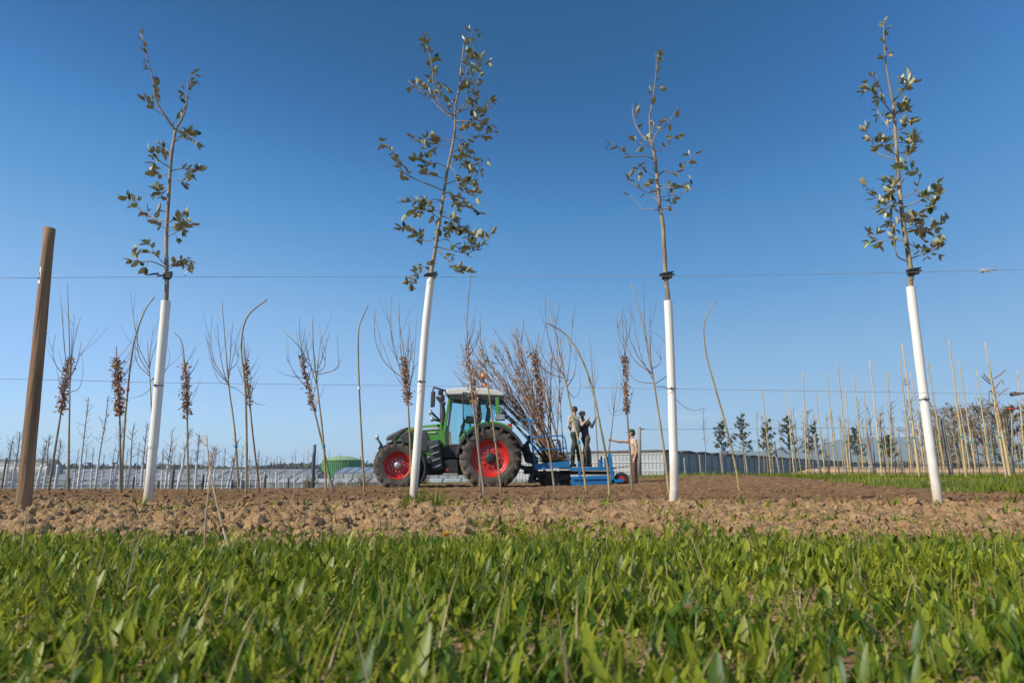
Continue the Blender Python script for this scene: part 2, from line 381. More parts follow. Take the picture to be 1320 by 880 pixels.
for px, D, n, L in [(625, 5.2, 12, .12), (95, 4.6, 8, .10), (225, 4.6, 9, .10), (310, 4.7, 10, .09), (350, 5.2, 7, .08), (690, 4.9, 9, .10), (745, 4.8, 8, .1), (830, 5.0, 6, .12),
                    (905, 4.3, 7, .11), (960, 4.6, 10, .12), (985, 4.5, 8, .11), (1085, 4.7, 7, .12), (1110, 4.0, 8, .11), (480, 4.6, 8, .09), (520, 4.2, 7, .1), (590, 4.5, 9, .09), (660, 4.3, 8, .1), (780, 4.4, 9, .1), (1020, 4.4, 9, .11), (1050, 5.3, 8, .12), (1150, 4.9, 9, .11), (130, 5.0, 8, .1), (180, 4.3, 8, .09), (265, 5.1, 9, .1), (390, 4.9, 8, .1), (1265, 5.2, 9, .12), (1240, 3.6, 8, .12), (1300, 4.9, 12, .12), (60, 4.0, 9, .1), (430, 4.2, 7, .08)]:
    weed(px, D, n, L, .014, WD)

# dandelion
def dandelion(px, py, D):
    p = P(px, py, D); b = Vector((p.x, D, Hf(p.x, D)))
    r = empty('dandelion', b, 'yellow dandelion flower standing in the grass', 'flower')
    MB(b).tube(spline([b, b+Vector((.004, 0, .03)), p], 4), .0018, 6).build('stem', M('flower stem', (.2, .24, .08)), r, True)
    h = MB(b); YEL = M('yellow petals', (.8, .55, .01), (.75, .42, .005), scale=60, rough=.6)
    for k in range(60):
        a = k*2.4; e = R(12+60*((k % 20)/20)); l = .017*(1-.35*((k % 20)/20)); d = Vector((math.cos(a)*math.cos(e), math.sin(a)*math.cos(e), math.sin(e)))
        s_ = d.cross(Vector((0, 0, 1))).normalized()*.002
        h.add([p-s_*.5, p+s_*.5, p+d*l+s_, p+d*l-s_], [(0, 1, 2, 3)])
    h.build('flower_head', YEL, r)
dandelion(575, 690, 2.05)
# dry stems standing in the grass
DRY = M('dry stem', (.38, .27, .18), (.24, .16, .10), scale=30, rough=.85, stretch=(1, 1, .2))
def dry_stem(pts, D, rad, label, fork=None):
    q = [P(x, y, D+dd) for x, y, dd in pts]; b = Vector((q[0].x, q[0].y, Hf(q[0].x, q[0].y)-.005)); q[0] = b
    s_ = spline(q, 5); m = MB(b).tube(s_, [rad*(1-.5*i/len(s_)) for i in range(len(s_))], 6, jit=.12)
    for f in fork or []:
        g = spline([P(x, y, D+dd) for x, y, dd in f], 4); m.tube(g, rad*.6, 5)
    o = m.build('dry_stem', DRY, None, True); o.location = b; tag(o, label, 'dry stem', 'dry stems in the grass')
dry_stem([(304, 742, 0), (290, 690, .1), (276, 632, .2), (270, 600, .25), (266, 560, .3)], 1.75, .0032, 'pale broken dry stem with a side twig, taller than its neighbours', [[(267, 575, .29), (260, 569, .3), (255, 565, .3)]])
dry_stem([(262, 735, 0), (266, 660, 0), (272, 610, .05), (279, 577, .08)], 1.85, .0028, 'dark dry stem crossing the pale broken stem')
dry_stem([(24, 750, 0), (30, 700, 0), (35, 653, .03)], 1.75, .0026, 'dry stem standing in the grass before the wooden post')
dry_stem([(116, 732, 0), (150, 706, -.05), (192, 655, -.1)], 1.9, .002, 'thin dry stem leaning over toward the white tube')
dry_stem([(372, 655, 0), (378, 640, 0), (383, 630, 0)], 3.6, .003, 'short dry stub at the grass and soil border')
dry_stem([(157, 790, 0), (172, 720, 0), (182, 690, .02)], 1.15, .0016, 'bent dry stem deep in the near grass')
dry_stem([(978, 745, 0), (1000, 730, .02), (1030, 705, .05)], 1.7, .0016, 'slanting dry stem beside a bare patch in the grass')
dry_stem([(938, 790, 0), (915, 750, .02), (890, 690, .06)], 1.35, .0016, 'long dry stem slanting over the grass edge')
dry_stem([(195, 660, 0), (235, 652, -.05), (275, 657, -.1)], 4.75, .004, 'dry twig lying on the soil by the white tube')

# ---------------------------------------------------------------- row of staked oaks
BARK = M('young bark', (.38, .29, .19), (.13, .10, .068), scale=22, rough=.85, bump=.3, stretch=(1, 1, .35), bscale=60)
TWIG = M('twig bark', (.33, .25, .165), (.19, .14, .095), scale=30, rough=.8)
def guard_mat():                    # sun-bleached plastic, splashed with earth at the foot
    m = bpy.data.materials.new('white trunk guard'); m.use_nodes = True; N = m.node_tree.nodes; L = m.node_tree.links; b = N['Principled BSDF']; b.inputs['Roughness'].default_value = .5
    g = N.new('ShaderNodeNewGeometry'); s = N.new('ShaderNodeSeparateXYZ'); L.new(g.outputs['Position'], s.inputs[0])
    n = N.new('ShaderNodeTexNoise'); n.inputs['Scale'].default_value = 9; n.inputs['Detail'].default_value = 8; L.new(g.outputs['Position'], n.inputs[0])
    a = N.new('ShaderNodeMath'); a.operation = 'MULTIPLY_ADD'; a.inputs[1].default_value = -.55; L.new(n.outputs[0], a.inputs[0]); L.new(s.outputs[2], a.inputs[2])
    r = N.new('ShaderNodeMapRange'); r.inputs[1].default_value = .12; r.inputs[2].default_value = -.28; r.inputs[4].default_value = .75; L.new(a.outputs[0], r.inputs[0])
    n2 = N.new('ShaderNodeTexNoise'); n2.inputs['Scale'].default_value = 3; n2.inputs['Detail'].default_value = 7; L.new(g.outputs['Position'], n2.inputs[0])
    x = N.new('ShaderNodeMix'); x.data_type = 'RGBA'; x.inputs['A'].default_value = (.74, .71, .65, 1); x.inputs['B'].default_value = (.62, .585, .52, 1); L.new(n2.outputs[0], x.inputs['Factor'])
    y = N.new('ShaderNodeMix'); y.data_type = 'RGBA'; y.inputs['B'].default_value = (.36, .25, .15, 1); L.new(x.outputs['Result'], y.inputs['A']); L.new(r.outputs[0], y.inputs['Factor']); L.new(y.outputs['Result'], b.inputs['Base Color']); return m
GUARD = guard_mat()
BLACK = M('black rubber tie', (.012, .012, .013), (.025, .025, .025), rough=.55)
LTOP = [M('oak leaf top %d' % i, c, c2, scale=40, rough=.4, spec=.45, trans=.12, rv=.25) for i, (c, c2) in enumerate([((.025, .042, .008), (.045, .062, .012)), ((.07, .092, .018), (.13, .145, .03)), ((.26, .27, .10), (.16, .18, .045))])]  # dark and pale copies put silhouetted and sunlit looks into the leaf colour
LBOT = M('oak leaf underside', (.50, .48, .32), (.36, .35, .21), scale=40, rough=.7, trans=.12)
def leaf_mesh(i, wf, curl):
    rows = 5; top, v, f = [], [], []
    for layer in (0, 1):
        for k in range(rows):
            t = k/(rows-1); wd = .5*wf*max(math.sin(math.pi*min(1, .07+.9*t**.9))**.9, .03)
            for s_ in (-1, 0, 1):
                v.append((t, s_*wd, curl*(t-t*t)*1.4*-1 + .35*abs(s_)*wd - layer*.012 + .02*math.sin(k*2.1+s_)))
    n = rows*3
    for k in range(rows-1):
        for j in (0, 1):
            a = k*3+j; f.append((a, a+3, a+4, a+1)); f.append((n+a, n+a+1, n+a+4, n+a+3))
    me = bpy.data.meshes.new('leaf'); me.from_pydata(v, [], f)
    me.materials.append(LTOP[i % 3]); me.materials.append(LBOT)
    mi = [0, 1]*(2*(rows-1)); me.polygons.foreach_set('material_index', mi); me.polygons.foreach_set('use_smooth', [True]*len(f)); me.update(); 
    return me
LEAVES = [leaf_mesh(i, .46+.05*(i % 4), (-.1, .15, .3, .05, .2, -.2)[i]) for i in range(6)]
def put_leaf(parent, loc, d, L, r_, pool=None):
    d = d.normalized(); z = Vector((0, 0, 1))+Vector((r_.uniform(-.9, .9), r_.uniform(-.9, .9), r_.uniform(-.2, .2)))
    y = z.cross(d); y = y.normalized() if y.length > .01 else d.orthogonal().normalized(); z = d.cross(y)
    m = Matrix((d, y, z)).transposed(); pool.append((L, parent, r_.randrange(6), m, loc, L*r_.uniform(.85, 1.15)))
def hang_leaves(pool, root):        # the 300 largest leaves are objects, the rest one part
    pool.sort(key=lambda q: -q[0]); V, F, MI = [], [], []
    for i, (L, parent, k, m, loc, Ly) in enumerate(pool):
        if i < 300:
            o = bpy.data.objects.new('leaf', LEAVES[k]); C.objects.link(o); o.parent = parent
            o.rotation_mode = 'QUATERNION'; o.rotation_quaternion = m.to_quaternion(); o.location = loc; o.scale = (L, Ly, L)
        else:
            n = len(V); V += [tuple(loc+m @ Vector((v.co.x*L, v.co.y*Ly, v.co.z*L))) for v in LEAVES[k].vertices]
            for p in LEAVES[k].polygons: F.append(tuple(a+n for a in p.vertices)); MI.append(p.material_index if p.material_index == 0 else 1)
    if V:
        me = bpy.data.meshes.new('small_leaves'); me.from_pydata(V, [], F); me.materials.append(LTOP[1]); me.materials.append(LBOT)
        me.polygons.foreach_set('material_index', MI); me.polygons.foreach_set('use_smooth', [True]*len(F)); me.update(); link('small_leaves', me, root)['kind'] = 'stuff'
def oak(D, trunk, rr, tube, tie, lowtie, branches, label, seed):
    r_ = random.Random(seed); pts = [P(x, y, D) for x, y in trunk]
    b = Vector((pts[0].x, D, Hf(pts[0].x, D)-.03)); pts[0] = b
    root = empty('oak_tree', b, label, 'tree', 'staked young oaks along the wire')
    sp = spline(pts, 6); tot = len(sp)-1
    rad = [rr[0]+(rr[1]-rr[0])*(i/tot) for i in range(len(sp))]
    rad = [q*(1+.05*math.sin(i*1.7+seed)) for i, q in enumerate(rad)]
    MB(b).tube(sp, rad, 10, jit=.05).build('trunk', BARK, root, True)
    def at(py):                     # point on trunk at photo height py
        zt = P(trunk[-1][0], py, D).z
        for i in range(len(sp)-1):
            if sp[i].z <= zt <= sp[i+1].z:
                return sp[i].lerp(sp[i+1], (zt-sp[i].z)/(sp[i+1].z-sp[i].z)), rad[i]
        return (sp[0], rad[0]) if zt < sp[0].z else (sp[-1], rad[-1])
    # guard: two overlapping sleeves that follow the trunk
    y_top, y_join, y_bot, gr = tube
    for (ya, yb, g) in ((y_join+3, y_top, gr*(1.07 if seed == 1 else 1.015)), (y_bot, y_join, gr)):
        q = [at(ya+(yb-ya)*k/8)[0] for k in range(9)]
        if ya == y_bot: q[0] = q[0]-Vector((0, 0, .02))
        m = MB(b); m.tube(q, [g*(1+.025*math.sin(k*2.3+seed)) for k in range(9)], 18, cap=False)
        m.tube([q[-1]-Vector((0, 0, .012)), q[-1]+Vector((0, 0, .002))], [g*.86, g*.86], 18, cap=False)
        m.build('trunk_guard', GUARD, root, True)
    # ties
    p, q = at(tie); m = MB(b)
    m.tube([p-Vector((0, 0, .022)), p+Vector((0, 0, .022))], [q*1.5+.004]*2, 12); m.box(p+Vector((.028, -.02, .004)), (.03, .03, .045))
    m.tube([p+Vector((-.055, -.03, -.006)), p+Vector((.06, -.03, .006))], .007, 6)
    for k in range(6): m.ball(p+Vector((-.055-.016*k if seed == 1 else -.02-.006*k, -.03, .012-.002*k)), .010-.0006*k, n=6, m=4)
    m.tube([p+Vector((0, -.03, .016)), p+Vector((.055, -.035, .026))], .006, 6); m.build('rubber_tie', BLACK, root)
    p, q = at(lowtie); m = MB(b)
    m.tube([p-Vector((0, 0, .003)), p+Vector((0, 0, .003))], [gr*1.07+.002]*2, 18); m.box(p+Vector((-.01, -gr-.004, .0)), (.012, .010, .014)); m.build('tube_strap', BLACK, root)
    pool = []
    for (pl, nl, rb) in branches:
        if seed != 3 and nl > 3: nl = int(nl*1.2)
        d0 = r_.uniform(-.22, .22); n = len(pl)
        st, sr = (at(pl[0][1]))
        if pl[0][1] <= trunk[-1][1]+4: st = P(pl[0][0], pl[0][1], D)
        q = [st]+[P(x, y, D+d0*(k+1)/(n-1)) for k, (x, y) in enumerate(pl[1:])]
        s_ = spline(q, 5); N_ = len(s_)
        bm_ = MB(b); bm_.tube(s_, [max(rb*(1-.72*i/(N_-1)), .0016) for i in range(N_)], 6, jit=.08)
        spots = []
        for k in range(nl):
            t = (.36+.64*((k+.6)/nl)) if nl > 2 else 1-.12*k
            i = min(int(t*(N_-1)), N_-2); p = s_[i].lerp(s_[i+1], t*(N_-1)-i); tg = (s_[i+1]-s_[i]).normalized()
            side = Vector((r_.uniform(-1, 1), r_.uniform(-1, 1), r_.uniform(-.6, .9))); side = (side-tg*side.dot(tg)).normalized()
            if r_.random() < .4 and t < .96:      # short spur carrying a pair
                e = p+side*r_.uniform(.015, .05)+tg*r_.uniform(0, .03); bm_.tube([p, e], [.0018, .0012], 4)
                spots += [(e, side*.6+tg*.6), (e, side*.7-tg*.2+Vector((0, 0, r_.uniform(-.6, .6))))]
            else: spots.append((p, tg*(1.0 if t > .95 else .55)+side*.8))
        br = bm_.build('branch', TWIG, root, True)
        for p, d in spots:
            put_leaf(br, p-b, d, r_.uniform(.040, .078), r_, pool)
            if seed != 3 and r_.random() < .55: put_leaf(br, p-b, d+Vector((r_.uniform(-1, 1), r_.uniform(-1, 1), r_.uniform(-1, 1)))*.8, r_.uniform(.03, .06), r_, pool)
    hang_leaves(pool, root)
    return root, at
def zz(ox, oy, s): return lambda pts: [(ox+x/s, oy+y/s) for x, y in pts]
A = zz(130, 20, 2.445)
oak1, at1 = oak(5.0, [(187, 656), (192, 630), (199, 560), (206, 480), (213, 400)]+A([(208, 850), (207, 790), (207, 690), (214, 570), (222, 450), (235, 362)]), (.021, .0105), (388, 574, 652, .031), 356, 497, [
    (A([(235, 362), (205, 320), (176, 272), (163, 200), (142, 115), (125, 52)]), 9, .010), (A([(235, 362), (262, 312), (272, 260), (279, 195), (300, 188)]), 7, .009),
    (A([(228, 345), (232, 330), (262, 300), (262, 225)]), 6, .004), (A([(205, 320), (160, 290), (142, 262)]), 6, .003), (A([(175, 270), (172, 235), (184, 228)]), 3, .003),
    (A([(230, 400), (262, 385), (295, 375)]), 7, .004), (A([(230, 395), (265, 372), (300, 400)]), 7, .004), (A([(224, 440), (205, 420), (190, 415)]), 6, .004), (A([(220, 480), (180, 455), (150, 425)]), 9, .005),
    (A([(219, 500), (180, 500), (152, 480)]), 8, .004), (A([(221, 490), (265, 482), (315, 490)]), 10, .005), (A([(218, 520), (250, 520), (258, 525)]), 5, .003), (A([(217, 545), (185, 560), (172, 545)]), 6, .004), (A([(214, 580), (195, 570), (180, 550)]), 6, .003),
    (A([(210, 650), (160, 635), (110, 600), (78, 570)]), 15, .006), (A([(210, 655), (240, 640), (272, 628)]), 9, .005), (A([(208, 680), (245, 670), (270, 655)]), 9, .004), (A([(208, 672), (185, 660), (165, 625)]), 5, .003), (A([(208, 700), (225, 690), (240, 685)]), 4, .003),
    (A([(206, 795), (160, 775), (120, 775), (108, 740)]), 9, .005), (A([(206, 790), (175, 755), (150, 712)]), 8, .004), (A([(208, 795), (238, 775), (278, 765)]), 8, .005), (A([(208, 805), (230, 790), (275, 790)]), 6, .003)],
    'young oak with a bare forked top and sparse leaf tufts, tied in white tube', 1)
A = zz(470, 20, 4.889); B = zz(470, 190, 4.889)
oak2, at2 = oak(5.4, [(532, 645), (535, 610), (541, 530), (547, 440), (553, 380)]+B([(415, 860), (425, 760), (445, 640), (470, 480), (495, 320), (520, 150), (550, 10)])+A([(568, 720), (575, 560), (598, 450), (607, 330)]), (.022, .0065), (358, 495, 640, .031), 356, 492, [
    (A([(607, 330), (620, 230), (628, 160), (655, 140), (695, 85)]), 9, .005), (A([(570, 620), (640, 540), (665, 380), (688, 175)]), 9, .006), (A([(572, 620), (660, 560), (700, 480), (735, 320), (735, 250)]), 18, .006),
    (A([(590, 480), (640, 350), (640, 220)]), 9, .004), (A([(565, 640), (500, 590), (440, 480), (425, 320), (400, 190), (375, 140)]), 15, .007), (A([(560, 640), (490, 540), (470, 440), (520, 460)]), 7, .004),
    (A([(560, 660), (480, 590), (420, 530), (330, 460), (285, 425)]), 12, .005), (A([(570, 665), (690, 660), (760, 615), (800, 530)]), 12, .005), (A([(568, 740), (640, 780), (720, 765), (820, 730)]), 11, .004),
    (A([(568, 690), (640, 720), (660, 690), (810, 690)]), 11, .004), (A([(562, 790), (480, 780), (440, 790), (300, 790)]), 13, .005), (A([(560, 800), (450, 830), (370, 830)]), 8, .003), (A([(560, 760), (610, 800), (640, 860)]), 9, .004), (A([(550, 870), (610, 840), (680, 850)]), 6, .004), (A([(570, 620), (680, 580), (690, 570)]), 5, .003), (A([(600, 440), (640, 450), (620, 470)]), 5, .003), (A([(575, 560), (545, 540), (550, 570)]), 4, .003),
    (B([(490, 275), (420, 240), (320, 200), (240, 150), (190, 60), (145, -5), (90, -22)]), 15, .006), (B([(515, 130), (460, 100), (390, 110), (320, 60)]), 14, .005), (B([(510, 200), (440, 180), (350, 160)]), 8, .004),
    (B([(530, 120), (600, 100), (700, 110)]), 11, .004), (B([(515, 235), (580, 210), (680, 210), (745, 90)]), 14, .005), (B([(540, 110), (570, 160), (600, 260), (710, 320)]), 14, .004), (B([(500, 290), (550, 290), (600, 350), (735, 415)]), 14, .005), (B([(495, 330), (560, 330), (610, 370)]), 9, .004),
    (B([(485, 330), (430, 330), (380, 370), (300, 420)]), 9, .004), (B([(480, 330), (420, 350), (340, 340), (230, 350)]), 12, .004), (B([(480, 400), (400, 400), (330, 395), (255, 425)]), 7, .003), (B([(475, 430), (540, 450), (600, 490), (640, 520)]), 13, .005), (B([(478, 400), (530, 430), (560, 480), (575, 540)]), 11, .004), (B([(470, 450), (440, 430), (430, 450)]), 6, .003), (B([(468, 480), (500, 510), (520, 550)]), 8, .003),
    (B([(455, 560), (400, 590), (340, 570), (260, 510), (215, 515)]), 18, .005), (B([(465, 590), (520, 580), (560, 620), (640, 640), (690, 580), (720, 560)]), 15, .005), (B([(465, 625), (560, 650), (650, 665), (750, 610), (810, 530)]), 16, .005), (B([(455, 665), (500, 660), (530, 720), (540, 760)]), 5, .003), (B([(500, 640), (540, 720), (580, 770), (670, 790)]), 8, .003), (B([(420, 790), (370, 780), (310, 830), (285, 865)]), 13, .004), (B([(430, 730), (400, 740), (385, 760)]), 5, .003)],
    'tallest young oak with the fullest leafy crown, in a leaning white tube', 2)
A = zz(780, 70, 4.0)
oak3, at3 = oak(5.0, [(867, 656), (869, 620), (867, 540), (864, 450), (861, 385), (858, 355)]+A([(298, 880), (283, 800), (272, 680), (258, 540), (236, 440)]), (.022, .011), (388, 588, 652, .031), 356, 501, [
    (A([(236, 450), (230, 330), (236, 290), (250, 200), (264, 90), (265, 40), (258, 0)]), 10, .008), (A([(245, 470), (262, 412), (320, 360), (375, 275)]), 3, .006), (A([(240, 455), (200, 430), (160, 370), (142, 300), (146, 255)]), 4, .007),
    (A([(245, 545), (210, 525), (130, 525), (70, 480), (55, 462)]), 4, .006), (A([(236, 480), (210, 470), (172, 465)]), 4, .003), (A([(255, 500), (300, 490), (330, 440), (360, 425)]), 7, .004), (A([(240, 420), (246, 380), (258, 350)]), 3, .003),
    (A([(262, 630), (310, 600), (355, 615), (420, 570), (470, 505)]), 8, .006), (A([(262, 635), (220, 610), (190, 590), (140, 595)]), 5, .003), (A([(265, 600), (245, 590), (270, 520)]), 0, .004), (A([(270, 720), (230, 715), (190, 700), (115, 662)]), 6, .003), (A([(268, 740), (240, 690), (225, 650)]), 6, .003),
    (A([(278, 710), (315, 685), (360, 695), (400, 680)]), 11, .005), (A([(272, 690), (300, 672), (310, 675)]), 0, .004), (A([(280, 752), (325, 755), (345, 770), (370, 735)]), 6, .005), (A([(360, 740), (405, 715), (440, 690), (445, 640)]), 7, .003), (A([(272, 760), (250, 740), (218, 740)]), 0, .004),
    (A([(282, 805), (230, 795), (192, 800), (160, 755), (125, 730)]), 1, .004), (A([(285, 797), (345, 795), (355, 815), (395, 815)]), 0, .004)],
    'nearly leafless young oak with crooked stubby twigs, in white tube', 3)
A = zz(1090, 20, 2.444); B = zz(1090, 180, 4.631)
oak4, at4 = oak(4.9, [(1211, 656), (1204, 610), (1192, 520), (1181, 430), (1174, 372)]+B([(392, 800), (375, 690), (345, 500), (325, 330), (315, 190), (300, 10)])+A([(155, 330), (150, 270)]), (.023, .010), (370, 560, 652, .031), 351, 515, [
    (A([(150, 280), (135, 200), (124, 120), (121, 50), (122, 14)]), 8, .009), (A([(150, 270), (175, 245), (195, 215), (194, 172)]), 8, .006), (A([(148, 318), (120, 275), (95, 250), (70, 225)]), 8, .006), (A([(125, 275), (110, 230), (95, 200), (78, 190)]), 3, .004),
    (A([(145, 370), (125, 340), (98, 292)]), 5, .004), (A([(155, 300), (175, 310), (185, 285)]), 7, .004), (A([(165, 260), (185, 235), (215, 210)]), 6, .004), (A([(152, 455), (105, 435), (80, 390), (60, 360)]), 12, .005), (A([(155, 440), (125, 420), (105, 380)]), 10, .004), (A([(160, 400), (195, 400), (230, 390)]), 10, .004), (A([(162, 430), (200, 430), (215, 370)]), 11, .004), (A([(158, 370), (190, 350), (200, 330)]), 6, .003),
    (B([(310, 160), (320, 145), (365, 160)]), 4, .004), (B([(330, 270), (350, 230), (375, 120), (390, 40)]), 9, .004), (B([(330, 380), (240, 370), (170, 340), (110, 265)]), 10, .005), (B([(325, 300), (280, 290), (250, 235)]), 9, .004), (B([(328, 330), (290, 330), (260, 310)]), 6, .003), (B([(335, 440), (270, 400), (240, 420)]), 9, .004),
    (B([(345, 350), (410, 310), (440, 240), (435, 200)]), 3, .004), (B([(355, 410), (430, 370), (510, 330), (545, 250)]), 12, .005), (B([(360, 440), (480, 430), (540, 370), (570, 300)]), 12, .004), (B([(350, 470), (400, 490), (420, 460)]), 10, .004), (B([(355, 480), (440, 520), (530, 530), (610, 470)]), 13, .005), (B([(370, 540), (420, 520), (480, 540)]), 6, .004), (B([(520, 530), (560, 560), (585, 610)]), 6, .002),
    (B([(370, 730), (310, 695), (290, 600), (280, 530), (330, 480)]), 7, .006), (B([(285, 600), (240, 600), (190, 610), (150, 570), (130, 545)]), 13, .004), (B([(395, 715), (440, 690), (500, 670), (570, 640)]), 8, .005), (B([(375, 610), (420, 645), (450, 670), (540, 680)]), 6, .004), (B([(500, 660), (530, 640), (520, 610)]), 4, .002), (B([(330, 480), (290, 490), (275, 510)]), 6, .003)],
    'young oak with a straight bare leader and drooping leafy side twigs, in white tube', 4)

# ---------------------------------------------------------------- wires, post
WIRE = M('galvanised wire', (.45, .45, .46), (.32, .32, .33), rough=.4, metal=.5)
def wire(name, pts, label, r=.0017):
    q = [P(*p) for p in pts]; b = q[0]; o = MB(b).tube(spline(q, 3), r, 5).build(name, WIRE, None, True); o.location = b; tag(o, label, 'wire')
wire('support_wire', [(-260, 360, 4.3), (48, 358, 4.33), (212, 357, 4.96), (556, 357, 5.35), (858, 356, 4.95), (1172, 351, 4.85), (1460, 343, 4.6)], 'upper steel wire strung past the oak crowns and post')
wire('support_wire', [(-260, 486, 4.45), (50, 489, 4.47), (206, 493, 4.95), (545, 497, 5.35), (865, 501, 4.95), (1188, 506, 4.85), (1460, 510, 4.6)], 'lower steel wire strung past the white tubes')
def tensioner(px, py, D, mat, label):
    c = P(px, py, D); m = MB(c); m.tube([c-Vector((.06, 0, 0)), c+Vector((.05, 0, .003))], .0045, 6)
    m.box(c+Vector((-.012, 0, .001)), (.055, .02, .02)); m.lathe([(.0, -.02), (.016, -.02), (.016, -.012), (.009, -.01), (.009, .01), (.016, .012), (.016, .02), (0, .02)], c+Vector((-.03, 0, 0)), 12, 'y')
    m.tube([c+Vector((.02, 0, .004)), c+Vector((.05, -.005, .010)), c+Vector((.065, 0, .003))], .005, 6)
    o = m.build('wire_tensioner', mat, None, bevel=.002); o.location = c; tag(o, label, 'tensioner')
tensioner(1273, 348.5, 4.78, M('zinc', (.7, .7, .7), (.45, .45, .45), rough=.4, metal=.5), 'shiny metal tensioner on the upper wire')
tensioner(1312, 507.5, 4.75, M('weathered metal', (.16, .15, .13), (.07, .065, .06), rough=.6), 'dark weathered tensioner on the lower wire')
def post():
    D = 4.1; b = P(30, 660, D); b.z = Hf(b.x, D)-.06; t = P(64, 294, D)
    r = empty('wooden_post', b, 'round brown wooden post carrying both wires', 'post')
    W = M('weathered pine', (.31, .19, .10), (.12, .07, .04), scale=9, rough=.85, bump=.6, stretch=(3, 3, .12), detail=9, bscale=22)
    n = 14; q = [b.lerp(t, k/n) for k in range(n+1)]
    m = MB(b).tube(q, [.041-.010*k/n+(.003 if k == n else 0) for k in range(n+1)], 20, jit=.025)
    m.v[-20:] = [(x, y, z-.16*(x-(t-b).x)-.02*abs(y)) for x, y, z in m.v[-20:]]
    m.build('shaft', W, r, True)
    p = b.lerp(t, .825); m = MB(b); nn = 8
    LAB = M('white label', (.75, .75, .73), (.6, .6, .58), rough=.5); MRK = M('black print', (.02, .02, .02), (.03, .03, .03), rough=.6)
    def patch(z0, z1, a0, a1, rr):
        vs, fs = [], []
        for k in range(nn+1):
            a = R(a0+(a1-a0)*k/nn); d = Vector((math.cos(a), math.sin(a), 0))*rr; ax = (t-b).normalized()
            vs += [p+d+ax*z0, p+d+ax*z1]
        for k in range(nn): fs.append((2*k, 2*k+2, 2*k+3, 2*k+1))
        m.add(vs, fs)
    m.cur = 0; patch(-.055, .05, 185, 262, .0345)
    m.cur = 1; patch(-.03, -.012, 200, 255, .0352); patch(.03, .046, 200, 240, .0352); patch(.005, .03, 215, 228, .0352); patch(-.012, .02, 238, 250, .0352)
    m.build('label_sticker', [LAB, MRK], r)
post()

# ---------------------------------------------------------------- newly planted saplings
BK = {'y': M('yellow bark', (.36, .27, .11), (.22, .16, .075), scale=18, rough=.7, stretch=(1, 1, .3), rv=.15),
      'g': M('grey bark', (.26, .21, .155), (.15, .12, .09), scale=18, rough=.8, stretch=(1, 1, .3), rv=.15),
      'b': M('brown bark', (.24, .165, .105), (.13, .09, .06), scale=18, rough=.8, stretch=(1, 1, .3), rv=.15)}
FINE = M('fine twig', (.23, .15, .11), (.15, .10, .075), scale=20, rough=.8)
DLEAF = M('withered leaf', (.46, .25, .12), (.22, .10, .05), scale=30, rough=.85, trans=.2, attr='tint')
BLUE_T = M('blue tie', (.03, .25, .35)); GRN_T = M('green tie', (.02, .28, .16))
def dry_leaves(bm_v, r_, p, d, L):
    d = d.normalized(); s_ = d.cross(Vector((r_.uniform(-1, 1), r_.uniform(-1, 1), r_.uniform(-1, 1)))); s_ = (s_.normalized() if s_.length > .01 else d.orthogonal())*L*.27; n = d.cross(s_).normalized()*L*.22
    bm_v.append([p, p+d*L*.4+s_+n*r_.uniform(-.5, 1), p+d*L, p+d*L*.45-s_+n*r_.uniform(-.5, 1)])
def leaf_part(quads, b, parent, name='dry_leaves', mat=None, seed=1):
    V = np.array([[tuple(v-b) for v in q] for q in quads]).reshape(-1, 3); F = np.arange(len(V)).reshape(-1, 4)
    tn = np.repeat(np.random.RandomState(seed).rand(len(quads)), 4)
    o = link(name, np_mesh(name, V, F, mat or DLEAF, smooth=False, attrs={'tint': tn}), parent); o['kind'] = 'stuff'; return o
